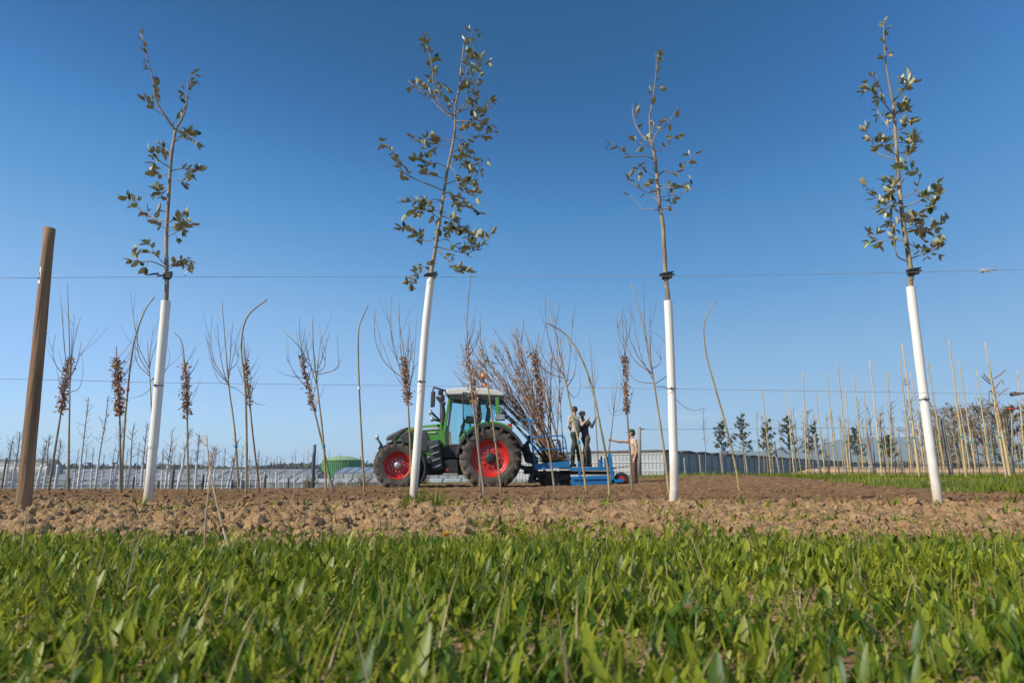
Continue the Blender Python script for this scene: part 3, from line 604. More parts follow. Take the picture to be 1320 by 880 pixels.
def sapling(D, path, label, bark='y', r=.017, tips=(), org=None, leaf=None, tie=None, seed=0, ground=True, rt=.0045, droop=(), twigs=0, group='saplings planted in the tilled soil', roots=False, name='sapling'):
    r_ = random.Random(seed*13+5); dd = [0]+[r_.uniform(-.05, .05) for _ in path[1:]]
    q = [P(x, y, D+e) for (x, y), e in zip(path, dd)]
    b = q[0].copy()
    if ground: b.z = Hf(b.x, b.y)-.03; q[0] = b
    root = empty(name, b, label, 'sapling', group)
    sp = spline(q, 6); N_ = len(sp)
    rad = [r*(1-i/(N_-1))+rt*(i/(N_-1)) for i in range(N_)]
    rad = [v*(1+.06*math.sin(i*2.1+seed)) for i, v in enumerate(rad)]
    MB(b).tube(sp, rad, 7, jit=.06).build('trunk', BK[bark], root, True)
    def at(py):
        zt = P(path[0][0], py, D).z
        for i in range(N_-1):
            if sp[i].z <= zt <= sp[i+1].z: return sp[i].lerp(sp[i+1], (zt-sp[i].z)/max(sp[i+1].z-sp[i].z, 1e-6))
        return sp[-1] if zt > sp[-1].z else sp[0]
    tw = MB(b)
    for k, (tx, ty) in enumerate(tips):
        s0 = at(org+r_.uniform(-14, 12)); e = P(tx, ty, D+r_.uniform(-.3, .3)); m1 = s0.lerp(e, .28); f = r_.uniform(.35, .75)
        m1.x = s0.x+(e.x-s0.x)*f; m2 = s0.lerp(e, .62); m2.x = s0.x+(e.x-s0.x)*min(1.05, f+.3)
        g = spline([s0, m1, m2, e], 5); n = len(g); tw.tube(g, [.0075*(1-.7*i/(n-1)) for i in range(n)], 5)
        for _ in range(2):
            i = r_.randrange(n//3, n-2); p = g[i]; d = (g[i+1]-g[i]).normalized()+Vector((r_.uniform(-.7, .7), r_.uniform(-.7, .7), .2)); l = r_.uniform(.12, .35)
            tw.tube([p, p+d*l*.5, p+d*l+Vector((0, 0, .06))], [.003, .0025, .0018], 4)
    for dr in droop:
        g = spline([P(x, y, D+.1*k) for k, (x, y) in enumerate(dr)], 6); n = len(g); tw.tube(g, [.006*(1-.65*i/(n-1)) for i in range(n)], 5)
    for k in range(twigs):
        t = r_.uniform(.45, .98)*(N_-1); i = min(int(t), N_-2); p = sp[i].lerp(sp[i+1], t-i); l = r_.uniform(.06, .28); d = Vector((r_.uniform(-1, 1), r_.uniform(-1, 1), r_.uniform(.3, 1.2))).normalized()
        tw.tube([p, p+d*l*.5, p+d*l+Vector((0, 0, .04))], [.004, .003, .0018], 4)
    if leaf:
        y0, y1, n, w_ = leaf; qs = []
        for k in range(int(n*3.4)):
            c = at(y0+(y1-y0)*r_.random()); a = r_.uniform(0, 6.283); rr = abs(r_.gauss(0, .5))*w_
            p = c+Vector((math.cos(a)*rr, math.sin(a)*rr, r_.uniform(-.02, .02)))
            dry_leaves(qs, r_, p, Vector((math.cos(a), math.sin(a), r_.uniform(-1.6, .6))), r_.uniform(.03, .062))
        for k in range(14):
            c = at(y0+(y1-y0)*r_.random()); d = Vector((r_.uniform(-.5, .5), r_.uniform(-.5, .5), 1)).normalized(); tw.tube([c, c+d*.2+Vector((d.x, d.y, 0))*.05, c+d*.38], [.004, .003, .002], 4)
        leaf_part(qs, b, root, seed=seed)
    if tw.v: tw.build('twigs', FINE, root, True, kind='stuff')
    if tie:
        p = at(tie[0]); MB(b).tube([p-Vector((0, 0, .02)), p+Vector((0, 0, .02))], r+.006, 8).build('tie', tie[1], root)
    return root
sapling(10.6, [(62, 635), (70, 585), (79, 528), (86, 480), (90, 455)], 'leaning sapling with a drooping sleeve of brown leaves beside the wooden post', 'g', .022, leaf=(531, 462, 130, .07), seed=1)
sapling(10.2, [(88, 638), (89, 560), (90, 470), (87, 365)], 'straight sapling with a tall lyre of bare shoots, touching the leaning brown-leaved one', 'y', .017, tips=[(78, 380), (72, 430), (96, 405), (104, 408), (105, 440), (92, 440)], org=492, droop=[[(91, 505), (102, 500), (107, 480), (106, 455)]], seed=2)
sapling(9.4, [(155, 645), (155, 590), (154, 530), (151, 470), (150, 446)], 'sapling wrapped in a dense column of red-brown leaves', 'g', .018, leaf=(535, 460, 170, .06), seed=3)
sapling(9.6, [(156, 644), (158, 590), (163, 520), (172, 445), (186, 402), (199, 383)], 'crooked whip bending over beside the dense red-brown leaf column', 'y', .017, rt=.008, tie=(502, M('pink tie', (.7, .15, .12))), seed=4)
sapling(10.4, [(199, 633), (197, 580), (194, 500), (190, 440)], 'bare branching sapling standing behind a white tube', 'y', .016, tips=[(168, 377), (185, 400), (178, 430), (198, 420), (206, 430), (220, 470)], org=486, droop=[[(195, 500), (182, 510), (166, 513)], [(196, 488), (212, 480), (219, 460), (214, 440)]], seed=5)
sapling(10.6, [(243, 633), (242, 590), (241, 530), (238, 470), (234, 440), (224, 428)], 'sapling with a knobbly brown leaf sleeve and a hooked tip', 'y', .018, leaf=(538, 470, 120, .065), seed=6)
sapling(10.1, [(308, 638), (303, 560), (295, 498), (291, 450), (286, 388)], 'sapling with a wide fan of dark bare shoots next to a hooked whip', 'y', .017, tips=[(274, 405), (270, 440), (300, 415), (305, 440), (280, 415), (308, 455)], org=486, droop=[[(296, 498), (307, 502), (318, 514)], [(296, 496), (282, 490), (272, 465), (266, 435)]], tie=(575, BLUE_T), seed=7)
sapling(9.5, [(317, 643), (318, 580), (316, 500), (311, 445), (319, 408), (344, 386)], 'hooked whip with its tip bent sharply to one side', 'y', .018, rt=.009, seed=8)
sapling(10.8, [(336, 630), (327, 570), (322, 520), (317, 470), (314, 432)], 'dark sapling with a thin scatter of brown leaves behind the hooked whip', 'b', .017, leaf=(520, 465, 60, .05), twigs=8, tie=(502, GRN_T), droop=[[(324, 516), (333, 521), (343, 521)]], seed=9)
sapling(9.9, [(421, 637), (417, 570), (408, 490), (404, 450), (403, 410)], 'sapling with an open bare crown, crossed by a brown-leaved one', 'y', .017, tips=[(392, 425), (425, 428), (436, 465), (414, 430), (386, 408), (418, 460)], org=488, tie=(575, BLUE_T), seed=10)
sapling(10.3, [(431, 631), (415, 570), (403, 520), (393, 480), (387, 450), (366, 427)], 'slanting brown-leaved sapling crossing the open bare crown', 'g', .017, leaf=(527, 455, 80, .05), tips=[(368, 460), (376, 485)], org=490, seed=11)
sapling(9.6, [(470, 642), (467, 580), (463, 500), (462, 430), (468, 408), (475, 393)], 'single bare whip standing alone ahead of the tractor nose', 'y', .016, rt=.006, tie=(500, M('white tie', (.75, .75, .75))), seed=12)
sapling(10.2, [(531, 633), (529, 580), (526, 520), (522, 470), (512, 395)], 'sapling with brown leaf sleeve and broad fan of shoots behind a white tube', 'y', .018, tips=[(484, 398), (496, 390), (505, 380), (528, 415), (537, 410), (531, 440), (515, 388)], org=500, leaf=(520, 460, 90, .05), droop=[[(523, 502), (508, 480), (492, 440), (481, 400)]], seed=13)
sapling(8.6, [(625, 647), (618, 590), (610, 520), (604, 460), (602, 410), (608, 345)], 'tallest whip, mossy green at its foot, before the rear wheel', 'g', .017, leaf=(520, 440, 26, .035), seed=14)
sapling(10.6, [(620, 629), (617, 570), (614, 520), (610, 470)], 'short dark stake-like sapling tight beside the tallest whip', 'b', .018, leaf=(550, 470, 30, .04), seed=15)
sapling(10.1, [(647, 633), (640, 580), (632, 520), (624, 460), (612, 420)], 'yellow-stemmed sapling with forked tip before the red rear rim', 'y', .017, tips=[(602, 425), (618, 412), (608, 440), (640, 470), (584, 458)], org=476, tie=(567, BLUE_T), seed=16)
sapling(10.5, [(716, 629), (708, 580), (699, 540), (690, 470), (684, 435)], 'sapling with ragged orange-brown leaf sleeve before the blue basket', 'g', .019, leaf=(540, 452, 150, .065), seed=17)
sapling(10.0, [(757, 633), (748, 580), (737, 530), (727, 480), (716, 430), (706, 385)], 'yellow-stemmed sapling with a bushy bare crown before the two standing workers', 'y', .018, tips=[(703, 375), (712, 395), (739, 400), (742, 450), (735, 490), (720, 410), (700, 470), (693, 440)], org=492, droop=[[(730, 500), (740, 512), (748, 500), (746, 470)]], tie=(570, BLUE_T), seed=18)
sapling(9.4, [(786, 641), (783, 600), (774, 550), (762, 495), (746, 455), (728, 430), (703, 415)], 'strongly bowed yellow whip arching before the planter', 'y', .019, rt=.008, seed=19)
sapling(11.2, [(815, 625), (812, 580), (808, 525), (806, 470), (801, 400)], 'grey sapling with a slim brown leaf sleeve in front of the tan-shirted worker', 'g', .020, leaf=(532, 458, 110, .05), tips=[(795, 405), (808, 410)], org=455, seed=20)
sapling(9.6, [(863, 640), (856, 580), (847, 520), (841, 480), (832, 430), (814, 365)], 'sapling with wide looping bare shoots close behind a white tube', 'y', .018, tips=[(800, 405), (815, 400), (838, 395), (830, 360), (806, 425), (852, 460)], org=488, droop=[[(844, 495), (862, 480), (862, 450), (845, 430), (830, 426)], [(842, 494), (820, 490), (805, 470), (795, 440)], [(845, 498), (860, 500), (872, 515), (890, 528), (910, 526)]], seed=21)
sapling(10.4, [(954, 634), (948, 600), (936, 550), (922, 500), (911, 460), (907, 425), (912, 405), (923, 387)], 'swept bare whip standing alone with dark earth clump at its foot', 'y', .019, rt=.007, seed=22)

# ---------------------------------------------------------------- tractor
DT = 22.0
def paint(name, c, rough=.32, coat=.4):
    m = M(name, c, tuple(v*.86 for v in c), scale=2.5, rough=rough, detail=6, spec=.5)
    m.node_tree.nodes['Principled BSDF'].inputs['Coat Weight'].default_value = coat; return m
GREEN = paint('tractor green', (.06, .235, .022), .4); RED = paint('rim red', (.46, .016, .008), .4, .2); CREAM = paint('roof white', (.60, .57, .51), .4)
DGREY = M('dark grey plastic', (.055, .056, .058), (.035, .036, .038), scale=4, rough=.5); BLK = M('black steel', (.016, .016, .017), (.03, .028, .025), scale=5, rough=.6)
TYRE = M('dusty tyre rubber', (.04, .035, .031), (.13, .105, .08), scale=5, rough=.9, detail=8, spec=.2, bump=.3, bscale=30)
STEEL = M('bare steel', (.42, .42, .41), (.3, .3, .29), rough=.4, metal=.6); AMB = M('amber lens', (.9, .2, .02), (.8, .12, .01), rough=.25); CHROME = M('lamp glass', (.75, .75, .75), (.5, .5, .52), rough=.15, metal=.6)
BEIGE = M('beige trim', (.36, .29, .22), (.26, .2, .15), rough=.8); REDL = M('red lens', (.5, .01, .01), (.4, .01, .01), rough=.3)
def glass_mat():
    m = bpy.data.materials.new('tinted cab glass'); m.use_nodes = True; N = m.node_tree.nodes; L = m.node_tree.links
    t = N.new('ShaderNodeBsdfTransparent'); t.inputs[0].default_value = (.52, .80, .84, 1); g = N.new('ShaderNodeBsdfGlossy'); g.inputs['Roughness'].default_value = .04
    fr = N.new('ShaderNodeFresnel'); fr.inputs[0].default_value = 1.5; ms = N.new('ShaderNodeMixShader')
    L.new(fr.outputs[0], ms.inputs[0]); L.new(t.outputs[0], ms.inputs[1]); L.new(g.outputs[0], ms.inputs[2]); L.new(ms.outputs[0], N['Material Output'].inputs[0]); return m
GLASS = glass_mat()
tb = P(632, 631, DT); tb.z = Hf(tb.x, DT)-.05
tr = empty('tractor', tb, 'green tractor with red rims and white cab roof, its door open', 'tractor')
def XZ(px, py, D): p = P(px, py, D); return (p.x-tb.x, p.z-tb.z)
def poly(D0, D1, pts, name, mat, parent=tr, bevel=.03, smooth=False):
    return MB().prism([XZ(x, y, D0) for x, y in pts], D0-DT, D1-DT).build(name, mat, parent, bevel=bevel)
def PT(px, py, D): p = P(px, py, D); return p-tb
def wheel(c, Rr, hw, rimr, nl, face, parent, hub, steer=0):
    e = bpy.data.objects.new('wheel', None); C.objects.link(e); e.parent = parent; e.location = c; e.rotation_euler = (0, 0, steer); e.empty_display_size = .1
    f = face; m = MB()
    prof = [(rimr*1.0, -hw*.72), (rimr*1.05, -hw*.95), (Rr*.74, -hw*1.06), (Rr*.84, -hw*1.03), (Rr*.895, -hw*.9), (Rr*.92, -hw*.5), (Rr*.925, 0)]
    m.lathe(prof+[(a, -b) for a, b in prof[-2::-1]], (0, 0, 0), 56, 'y')
    for k in range(nl):
        for s_ in (-1, 1):
            a0 = 2*math.pi*(k+(.5 if s_ > 0 else 0))/nl; rows = []
            for (t, rt_, rb_, wd) in ((0.02, 1.0, .91, .05), (.55, .998, .90, .055), (.98, .985, .85, .068), (1.10, .90, .79, .072)):
                a = a0+.30*t*(.75/Rr)**.5*(1 if f < 0 else -1); y = s_*hw*t; w2 = wd*.62/Rr
                rows.append([(Rr*rr*math.cos(a+da), y, Rr*rr*math.sin(a+da)) for rr, da in ((rb_, -w2*1.3), (rt_, -w2), (rt_, w2), (rb_, w2*1.3))])
            vs = [v for r4 in rows for v in r4]; fs = []
            for i in range(3):
                for j in range(3): fs.append((i*4+j, i*4+j+1, (i+1)*4+j+1, (i+1)*4+j))
            fs += [(0, 1, 2, 3), (12, 13, 14, 15)]; m.add(vs, fs)
    m.build('tyre', TYRE, e, False)
    m = MB(); y0 = f*hw*.78; dish = f*hw*hub
    m.lathe([(rimr*1.03, y0*.98), (rimr*1.03, y0*1.05), (rimr*.965, y0*1.05), (rimr*.93, y0*.9), (rimr*.86, y0*.55), (rimr*.84, dish), (rimr*.55, dish+f*.03), (rimr*.38, dish+f*.05), (rimr*.05, dish+f*.05)], (0, 0, 0), 48, 'y')
    m.build('rim', RED, e, True)
    m = MB()
    m.lathe([(rimr*.30, dish+f*.04), (rimr*.28, dish+f*.11), (rimr*.2, dish+f*.15), (.001, dish+f*.15)], (0, 0, 0), 20, 'y')
    m.build('hub', BLK if Rr > .9 else STEEL, e, True)
    m = MB()
    for k in range(10):
        a = 2*math.pi*k/10; m.lathe([(.022, dish+f*.03), (.022, dish+f*.085), (.001, dish+f*.085)], (rimr*.46*math.cos(a), 0, rimr*.46*math.sin(a)), 6, 'y')
    m.build('wheel_nuts', STEEL, e)
    return e
RW, FW = .99, .765
for D, f in ((DT, -1), (DT+1.9, 1)):
    c = PT(632.5, 592, DT); c.y = D-DT; c.z = RW-.02; wheel(c, RW, .33, .585, 20, f, tr, .35)
    c = PT(513, 603, DT); c.y = D-DT+.03*-f; c.z = FW-.02; wheel(c, FW, .27, .425, 18, f, tr, .2, R(4))
# body: chassis, engine, hood
poly(DT+.72, DT+1.18, [(500, 600), (520, 590), (600, 588), (640, 580), (668, 582), (668, 606), (600, 612), (500, 612)], 'chassis', BLK)
MB().tube([PT(513, 604, DT+.25), PT(513, 604, DT+1.7)], .09, 10).build('front_axle', BLK, tr, True)
MB().tube([PT(632, 592, DT+.2), PT(632, 592, DT+1.75)], .16, 12).build('rear_axle', BLK, tr, True)
poly(DT+.50, DT+1.40, [(520, 553), (540, 548.5), (566, 546), (576, 546), (576, 590), (555, 590), (545, 583), (525, 571), (508, 572), (508, 566)], 'hood', GREEN, bevel=.07)
poly(DT+.47, DT+1.43, [(497, 563), (502, 560), (516, 553), (527, 549.5), (522, 556), (512, 566), (508, 575), (499, 576)], 'nose', DGREY, bevel=.06)
poly(DT+.44, DT+.50, [(515, 562), (522, 557), (530, 556), (531, 570), (518, 569)], 'hood_grille', DGREY, bevel=.012)
poly(DT+.465, DT+.51, [(541, 558), (549, 556), (553, 566), (550, 582), (543, 580)], 'engine_side_panel', DGREY, bevel=.015)
poly(DT+.47, DT+.52, [(531, 553.5), (541, 551.5), (541, 554.5), (531, 555.5)], 'red_badge', REDL, bevel=.004)
poly(DT+.47, DT+.52, [(541.5, 551.4), (567, 550), (567, 552.8), (541.5, 554.4)], 'silver_stripe', M('silver trim', (.7, .7, .72), (.55, .55, .58), rough=.3, metal=.4), bevel=.004)
poly(DT+.47, DT+.52, [(552, 556.6), (562, 556), (562, 557.6), (552, 558)], 'model_plate', M('pale decal', (.5, .6, .45), (.42, .55, .4), rough=.4), bevel=.002)
poly(DT+.46, DT+.54, [(499, 568), (505, 567), (505, 572), (500, 574)], 'headlight', CHROME, bevel=.01)
poly(DT+1.36, DT+1.45, [(499, 568), (505, 567), (505, 572), (500, 574)], 'headlight', CHROME, bevel=.01)
poly(DT+.40, DT+1.5, [(506, 575), (520, 575), (523, 600), (506, 600)], 'front_axle_support', BLK)
# front hitch arm with lamp
m = MB(); m.tube([PT(493, 583, DT+.5), PT(489, 578, DT+.5), PT(490, 573, DT+.5), PT(494, 580, DT+.5)], .05, 8).tube([PT(493, 575, DT+.5), PT(487, 566, DT+.5)], .035, 8); m.build('front_linkage', BLK, tr, True)
m = MB(); m.ball(PT(486, 563.5, DT+.5), .07, 1, .7, 1.1); m.build('front_lamp', CHROME, tr, True)
# front mudguards
def mudguard(cx, cy, r0, r1, a0, a1, D0, D1, name, mat, parent=tr, n=14):
    c = PT(cx, cy, D0); pts = []
    for k in range(n+1):
        a = R(a0+(a1-a0)*k/n); pts.append((c.x+r1*math.cos(a), c.z+r1*math.sin(a)))
    for k in range(n, -1, -1):
        a = R(a0+(a1-a0)*k/n); pts.append((c.x+r0*math.cos(a), c.z+r0*math.sin(a)))
    m = MB(); N_ = n+1
    vs = [(x, D0-DT, z) for x, z in pts]+[(x, D1-DT, z) for x, z in pts]; T_ = len(pts); fs = []
    for k in range(n): fs += [(k, k+1, T_-2-k, T_-1-k), (T_+k, T_+T_-1-k, T_+T_-2-k, T_+k+1)]
    fs += [(i, (i+1) % T_, (i+1) % T_+T_, i+T_) for i in range(T_)]
    m.add(vs, fs); return m.build(name, mat, parent, bevel=.01)
for D0 in (DT-.26, DT+1.62): mudguard(513, 603, .82, .86, 118, -30, D0, D0+.52, 'front_mudguard', DGREY)
# rear fenders
for D0, D1 in ((DT-.34, DT+.5), (DT+1.4, DT+2.24)): mudguard(632.5, 592, 1.03, 1.12, 172, 22, D0, D1, 'rear_mudguard', DGREY, n=20)
for D0, D1 in ((DT-.2, DT+.5), (DT+1.4, DT+2.1)): mudguard(632.5, 592, 1.13, 1.20, 150, 55, D0, D1, 'fender_cover', GREEN, n=14)
poly(DT+.48, DT+1.42, [(596, 592), (604, 566), (616, 552), (640, 548), (662, 556), (668, 580), (640, 586), (620, 590)], 'rear_body', BLK)
poly(DT-.15, DT+.1, [(654, 545), (660, 547), (661, 552), (656, 550)], 'tail_light', REDL, bevel=.01)
poly(DT-.1, DT+.3, [(638, 534), (651, 534), (651, 541), (638, 541)], 'rear_work_light_bracket', STEEL, bevel=.02)
for x, y in ((648, 531), (653, 537)): MB().ball(PT(x, y, DT), .073).build('rear_work_light', DGREY, tr, True)
# cab
ROOF = [(573, 507), (576, 501.5), (590, 499.5), (620, 499.5), (640, 502), (650, 506), (650, 510), (600, 508), (573, 509)]
poly(DT+.22, DT+1.68, ROOF, 'cab_roof', CREAM, bevel=.04)
poly(DT+.24, DT+1.66, [(577, 508.5), (600, 508), (648, 510), (648, 516), (600, 516), (577, 513)], 'roof_liner', BLK, bevel=.01)
for D in (DT+.26, DT+1.60):
    m = MB(); m.beam(PT(580, 512, D), PT(572, 560, D), .07, .09); m.beam(PT(572, 560, D), PT(573, 576, D), .07, .10); m.build('front_pillar', GREEN, tr, bevel=.015)
    m = MB(); m.beam(PT(616, 512, D), PT(619, 540, D), .07, .13); m.beam(PT(619, 540, D), PT(608, 560, D), .07, .12); m.build('door_pillar', BLK, tr, bevel=.015)
    m = MB(); m.beam(PT(641, 512, D), PT(642, 540, D), .07, .12); m.build('rear_pillar', GREEN, tr, bevel=.015)
    MB().add([PT(618, 516, D), PT(640, 516, D), PT(641, 541, D), PT(621, 541, D)], [(0, 1, 2, 3)]).build('side_window', GLASS, tr)
MB().beam(PT(568.5, 543, DT+.3), PT(569, 572, DT+.3), .06, .08).build('grab_rail', GREEN, tr, bevel=.01)
m = MB(); m.beam(PT(583, 512, DT+.32), PT(577, 556, DT+.32), .05, .07); m.beam(PT(577, 556, DT+.32), PT(578, 574, DT+.32), .05, .2); m.build('inner_pillar_trim', BEIGE, tr, bevel=.02)
poly(DT+.3, DT+1.6, [(570, 572), (612, 572), (606, 590), (572, 590)], 'cab_floor', BLK)
D = DT+1.62
MB().add([PT(582, 515, D), PT(612, 516, D), PT(606, 572, D), PT(577, 572, D)], [(0, 1, 2, 3)]).build('far_door_glass', GLASS, tr)
MB().add([PT(578, 513, DT+.3), PT(578, 513, DT+1.6), PT(573, 572, DT+1.6), PT(573, 572, DT+.3)], [(0, 1, 2, 3)]).build('windscreen', GLASS, tr)
MB().add([PT(646, 514, DT+.3), PT(646, 514, DT+1.6), PT(646, 546, DT+1.6), PT(646, 546, DT+.3)], [(0, 1, 2, 3)]).build('rear_window', GLASS, tr)
# open door, swung out on its rear hinge
hd = PT(617, 512, DT+.22); ang = R(62); dx = Vector((-math.cos(ang), -math.sin(ang), 0)); dl = .98; up = Vector((0, 0, 1))
def DP(u, v): return hd+dx*u*dl+up*(v)
outl = [DP(0, .05), DP(.96, .07), DP(1, 0), DP(.92, -1.05), DP(.72, -1.35), DP(.45, -1.5), DP(.25, -1.35), DP(.02, -.62)]
dg = MB().add([p+Vector((0, 0, 0)) for p in outl], [tuple(range(8))]).build('cab_door', GLASS, tr)
m = MB()
for i in range(8): m.tube([outl[i], outl[(i+1) % 8]], .017, 6)
m.build('door_frame', BLK, dg, True)
MB().box(DP(.9, -.85), (.05, .05, .22)).box(DP(.92, -.85)+Vector((0, -.04, 0)), (.03, .05, .1)).build('door_handle', BLK, dg, bevel=.01)
# interior
m = MB(); m.box(PT(624, 550, DT+.95), (.5, .5, .14)); m.box(PT(628, 537, DT+.95)+Vector((.03, 0, 0)), (.14, .48, .58), Matrix.Rotation(R(8), 3, 'Y')); m.box(PT(628, 523, DT+.95), (.1, .26, .16)); m.build('seat', M('seat fabric', (.03, .035, .05), (.02, .022, .03), rough=.9), tr, bevel=.04)
m = MB(); c = PT(598, 545, DT+.95)
m.tube([c+Vector((-.12, 0, -.5)), c], .05, 8); m.build('steering_column', BLK, tr, True)
m = MB(); q = [c+Vector((.19*math.cos(a)*.55, .19*math.sin(a), .19*math.cos(a)*.8)) for a in [2*math.pi*k/16 for k in range(17)]]; m.tube(q, .016, 6, cap=False); m.tube([q[0], q[8]], .012, 5); m.tube([q[4], q[12]], .012, 5); m.build('steering_wheel', BLK, tr, True)
m = MB(); m.box(PT(606, 541, DT+1.3), (.28, .06, .26)); m.tube([PT(606, 560, DT+1.3), PT(606, 541, DT+1.3)], .03, 6); m.box(PT(603, 560, DT+1.25), (.45, .25, .2)); m.build('armrest_console', BLK, tr, bevel=.01)
# steps, tank, exhaust, lamps, mirrors, beacon
poly(DT+.02, DT+.5, [(551, 568), (566, 566), (571, 604), (557, 606)], 'step_tank', DGREY, bevel=.03)
for k in range(4): MB().beam(PT(555+1.2*k, 577+8.5*k, DT-.02), PT(564.5+1.2*k, 573.5+8.5*k, DT-.02), .07, .035).build('step_tread', STEEL, tr, bevel=.006)
poly(DT+.1, DT+.55, [(572, 592), (590, 592), (591, 609), (573, 609)], 'battery_box', BLK, bevel=.02)
MB().beam(PT(571, 610.5, DT), PT(590, 610.5, DT), .2, .045).build('side_step', M('worn step', (.35, .31, .22), (.25, .22, .16), rough=.7), tr)
MB().ball(PT(577, 606, DT-.02), .04).build('side_marker', REDL, tr, True)
m = MB(); m.tube(spline([PT(571, 548, DT+.45), PT(570.5, 530, DT+.45), PT(569, 519, DT+.45), PT(563, 511, DT+.45)], 4), [.10, .10, .10, .10, .095, .085, .08, .07, .06, .06, .06, .06, .06], 12); m.build('exhaust_stack', DGREY, tr, True)
for x, y in ((555, 531.5), (557, 540)):
    MB().ball(PT(x, y, DT+.35), .095, .8, 1, 1).build('front_work_light', CHROME, tr, True); MB().tube([PT(x+2, y+.5, DT+.36), PT(568, 543, DT+.4)], .035, 6).build('lamp_arm', BLK, tr, True)
m = MB(); m.beam(PT(576, 504, DT+.3), PT(559, 499, DT-.1), .04, .05); m.beam(PT(559, 499, DT-.1), PT(557.5, 505, DT-.1), .03, .04); ma_ = m.build('mirror_arm', BLK, tr, bevel=.01)
poly(DT-.2, DT-.06, [(555.5, 504), (561, 503.5), (560, 524), (554.5, 524.5)], 'mirror', DGREY, bevel=.03)
m = MB(); m.box(PT(568, 506, DT+.3), (.16, .16, .16)); m.box(PT(570.5, 513, DT+.3), (.14, .14, .2)); m.box(PT(572, 520, DT+.3), (.12, .14, .12)); m.build('roof_lamp_cluster', BLK, tr, bevel=.03)
m = MB(); m.tube([PT(623, 500, DT+.6), PT(623, 487, DT+.6)], .02, 6); bs = m.build('beacon_pole', BLK, tr, True)
m = MB(); m.lathe([(.001, .1), (.055, .085), (.065, .0), (.065, -.07), (.001, -.07)], PT(623, 484.5, DT+.6), 14); m.build('beacon', AMB, tr, True)
m = MB(); m.lathe([(.001, .08), (.05, .06), (.055, -.06), (.001, -.06)], PT(625, 496, DT+.5), 14); m.build('roof_amber_lamp', AMB, tr, True)
m = MB(); m.beam(PT(665, 600, DT+.6), PT(690, 606, DT+.6), .1, .14); m.beam(PT(665, 600, DT+1.3), PT(690, 606, DT+1.3), .1, .14); m.beam(PT(662, 570, DT+.95), PT(684, 590, DT+.95), .08, .1); m.build('rear_linkage', BLK, tr, bevel=.01)

# ---------------------------------------------------------------- tree planter behind the tractor
BLUE = paint('implement blue', (.006, .135, .34), .5, .1); RUST = M('dark machine steel', (.02, .018, .017), (.06, .045, .035), scale=6, rough=.7)
TB = P(735, 628, 22.9); TB.z = Hf(TB.x, 22.9)
pl = empty('tree_planter', TB, 'blue tree-planting implement with railed basket coupled behind the tractor', 'planter')
def PP(px, py, D): return P(px, py, D)-TB
def rail(pts, D, name, r=.022, mat=BLUE): return MB().tube(spline([PP(x, y, D) for x, y in pts], 5), r, 8).build(name, mat, pl, True)
DN, DF = 22.15, 23.6
rail([(671, 541.5), (682, 541), (690, 540.3), (700, 539.5)], DN, 'top_rail')
m = MB(); m.tube([PP(682, 541, DN), PP(690, 602, DN)], .03, 8); m.build('basket_post', BLUE, pl, True)
rail([(686, 563.5), (705, 562), (723, 561.3), (727.5, 564), (730, 577), (733.5, 597)], DN, 'side_rail')
rail([(688, 580), (709, 578.5), (730.5, 577)], DN, 'side_rail')
rail([(700, 545), (704, 590)], DF, 'basket_post'); rail([(703, 568.5), (718, 567), (722, 571), (724, 592)], DF, 'side_rail'); rail([(704, 581), (723, 580)], DF, 'side_rail')
m = MB(); m.beam(PP(689, 601.5, DN), PP(734.5, 598, DN), .06, .19); m.build('basket_front_board', BLUE, pl, bevel=.008)
m = MB(); m.beam(PP(698, 599.5, DF), PP(729, 598, DF), .06, .16); m.build('basket_rear_board', BLUE, pl, bevel=.008)
m = MB(); m.box((PP(690, 601, DN)+PP(733, 600, DF))/2+Vector((0, 0, -.02)), (1.15, 1.36, .05)); m.build('basket_floor', RUST, pl)
# undercarriage
m = MB(); m.beam(PP(684, 609, 22.5), PP(792, 609, 22.5), .1, .12); m.beam(PP(684, 609, 23.3), PP(792, 609, 23.3), .1, .12); m.beam(PP(688, 600, 22.9), PP(700, 625, 22.9), .12, .12); m.build('main_frame', RUST, pl, bevel=.01)
for D in (22.5, 23.3):
    m = MB(); m.lathe([(.02, -.02), (.26, -.012), (.28, 0), (.26, .012), (.02, .02)], PP(712, 620, D), 24, 'y'); m.build('opener_disc', RUST, pl, True)
m = MB(); m.prism([tuple((PP(x, y, 22.7).x, PP(x, y, 22.7).z)) for x, y in ((690, 612), (716, 606), (734, 612), (736, 628), (722, 632), (700, 625))], 22.7-22.9, 23.1-22.9); m.build('planting_share', RUST, pl, bevel=.02)
m = MB(); m.beam(PP(700, 606, 22.35), PP(722, 627, 22.35), .08, .12); m.build('share_bracket', RUST, pl, bevel=.01)
MB().beam(PP(675, 607, 22.9), PP(692, 607, 22.9), .16, .18).build('drawbar', RUST, pl, bevel=.01)
MB().box(PP(728, 612, 22.6), (.35, .3, .3)).build('gearbox', RUST, pl, bevel=.02)
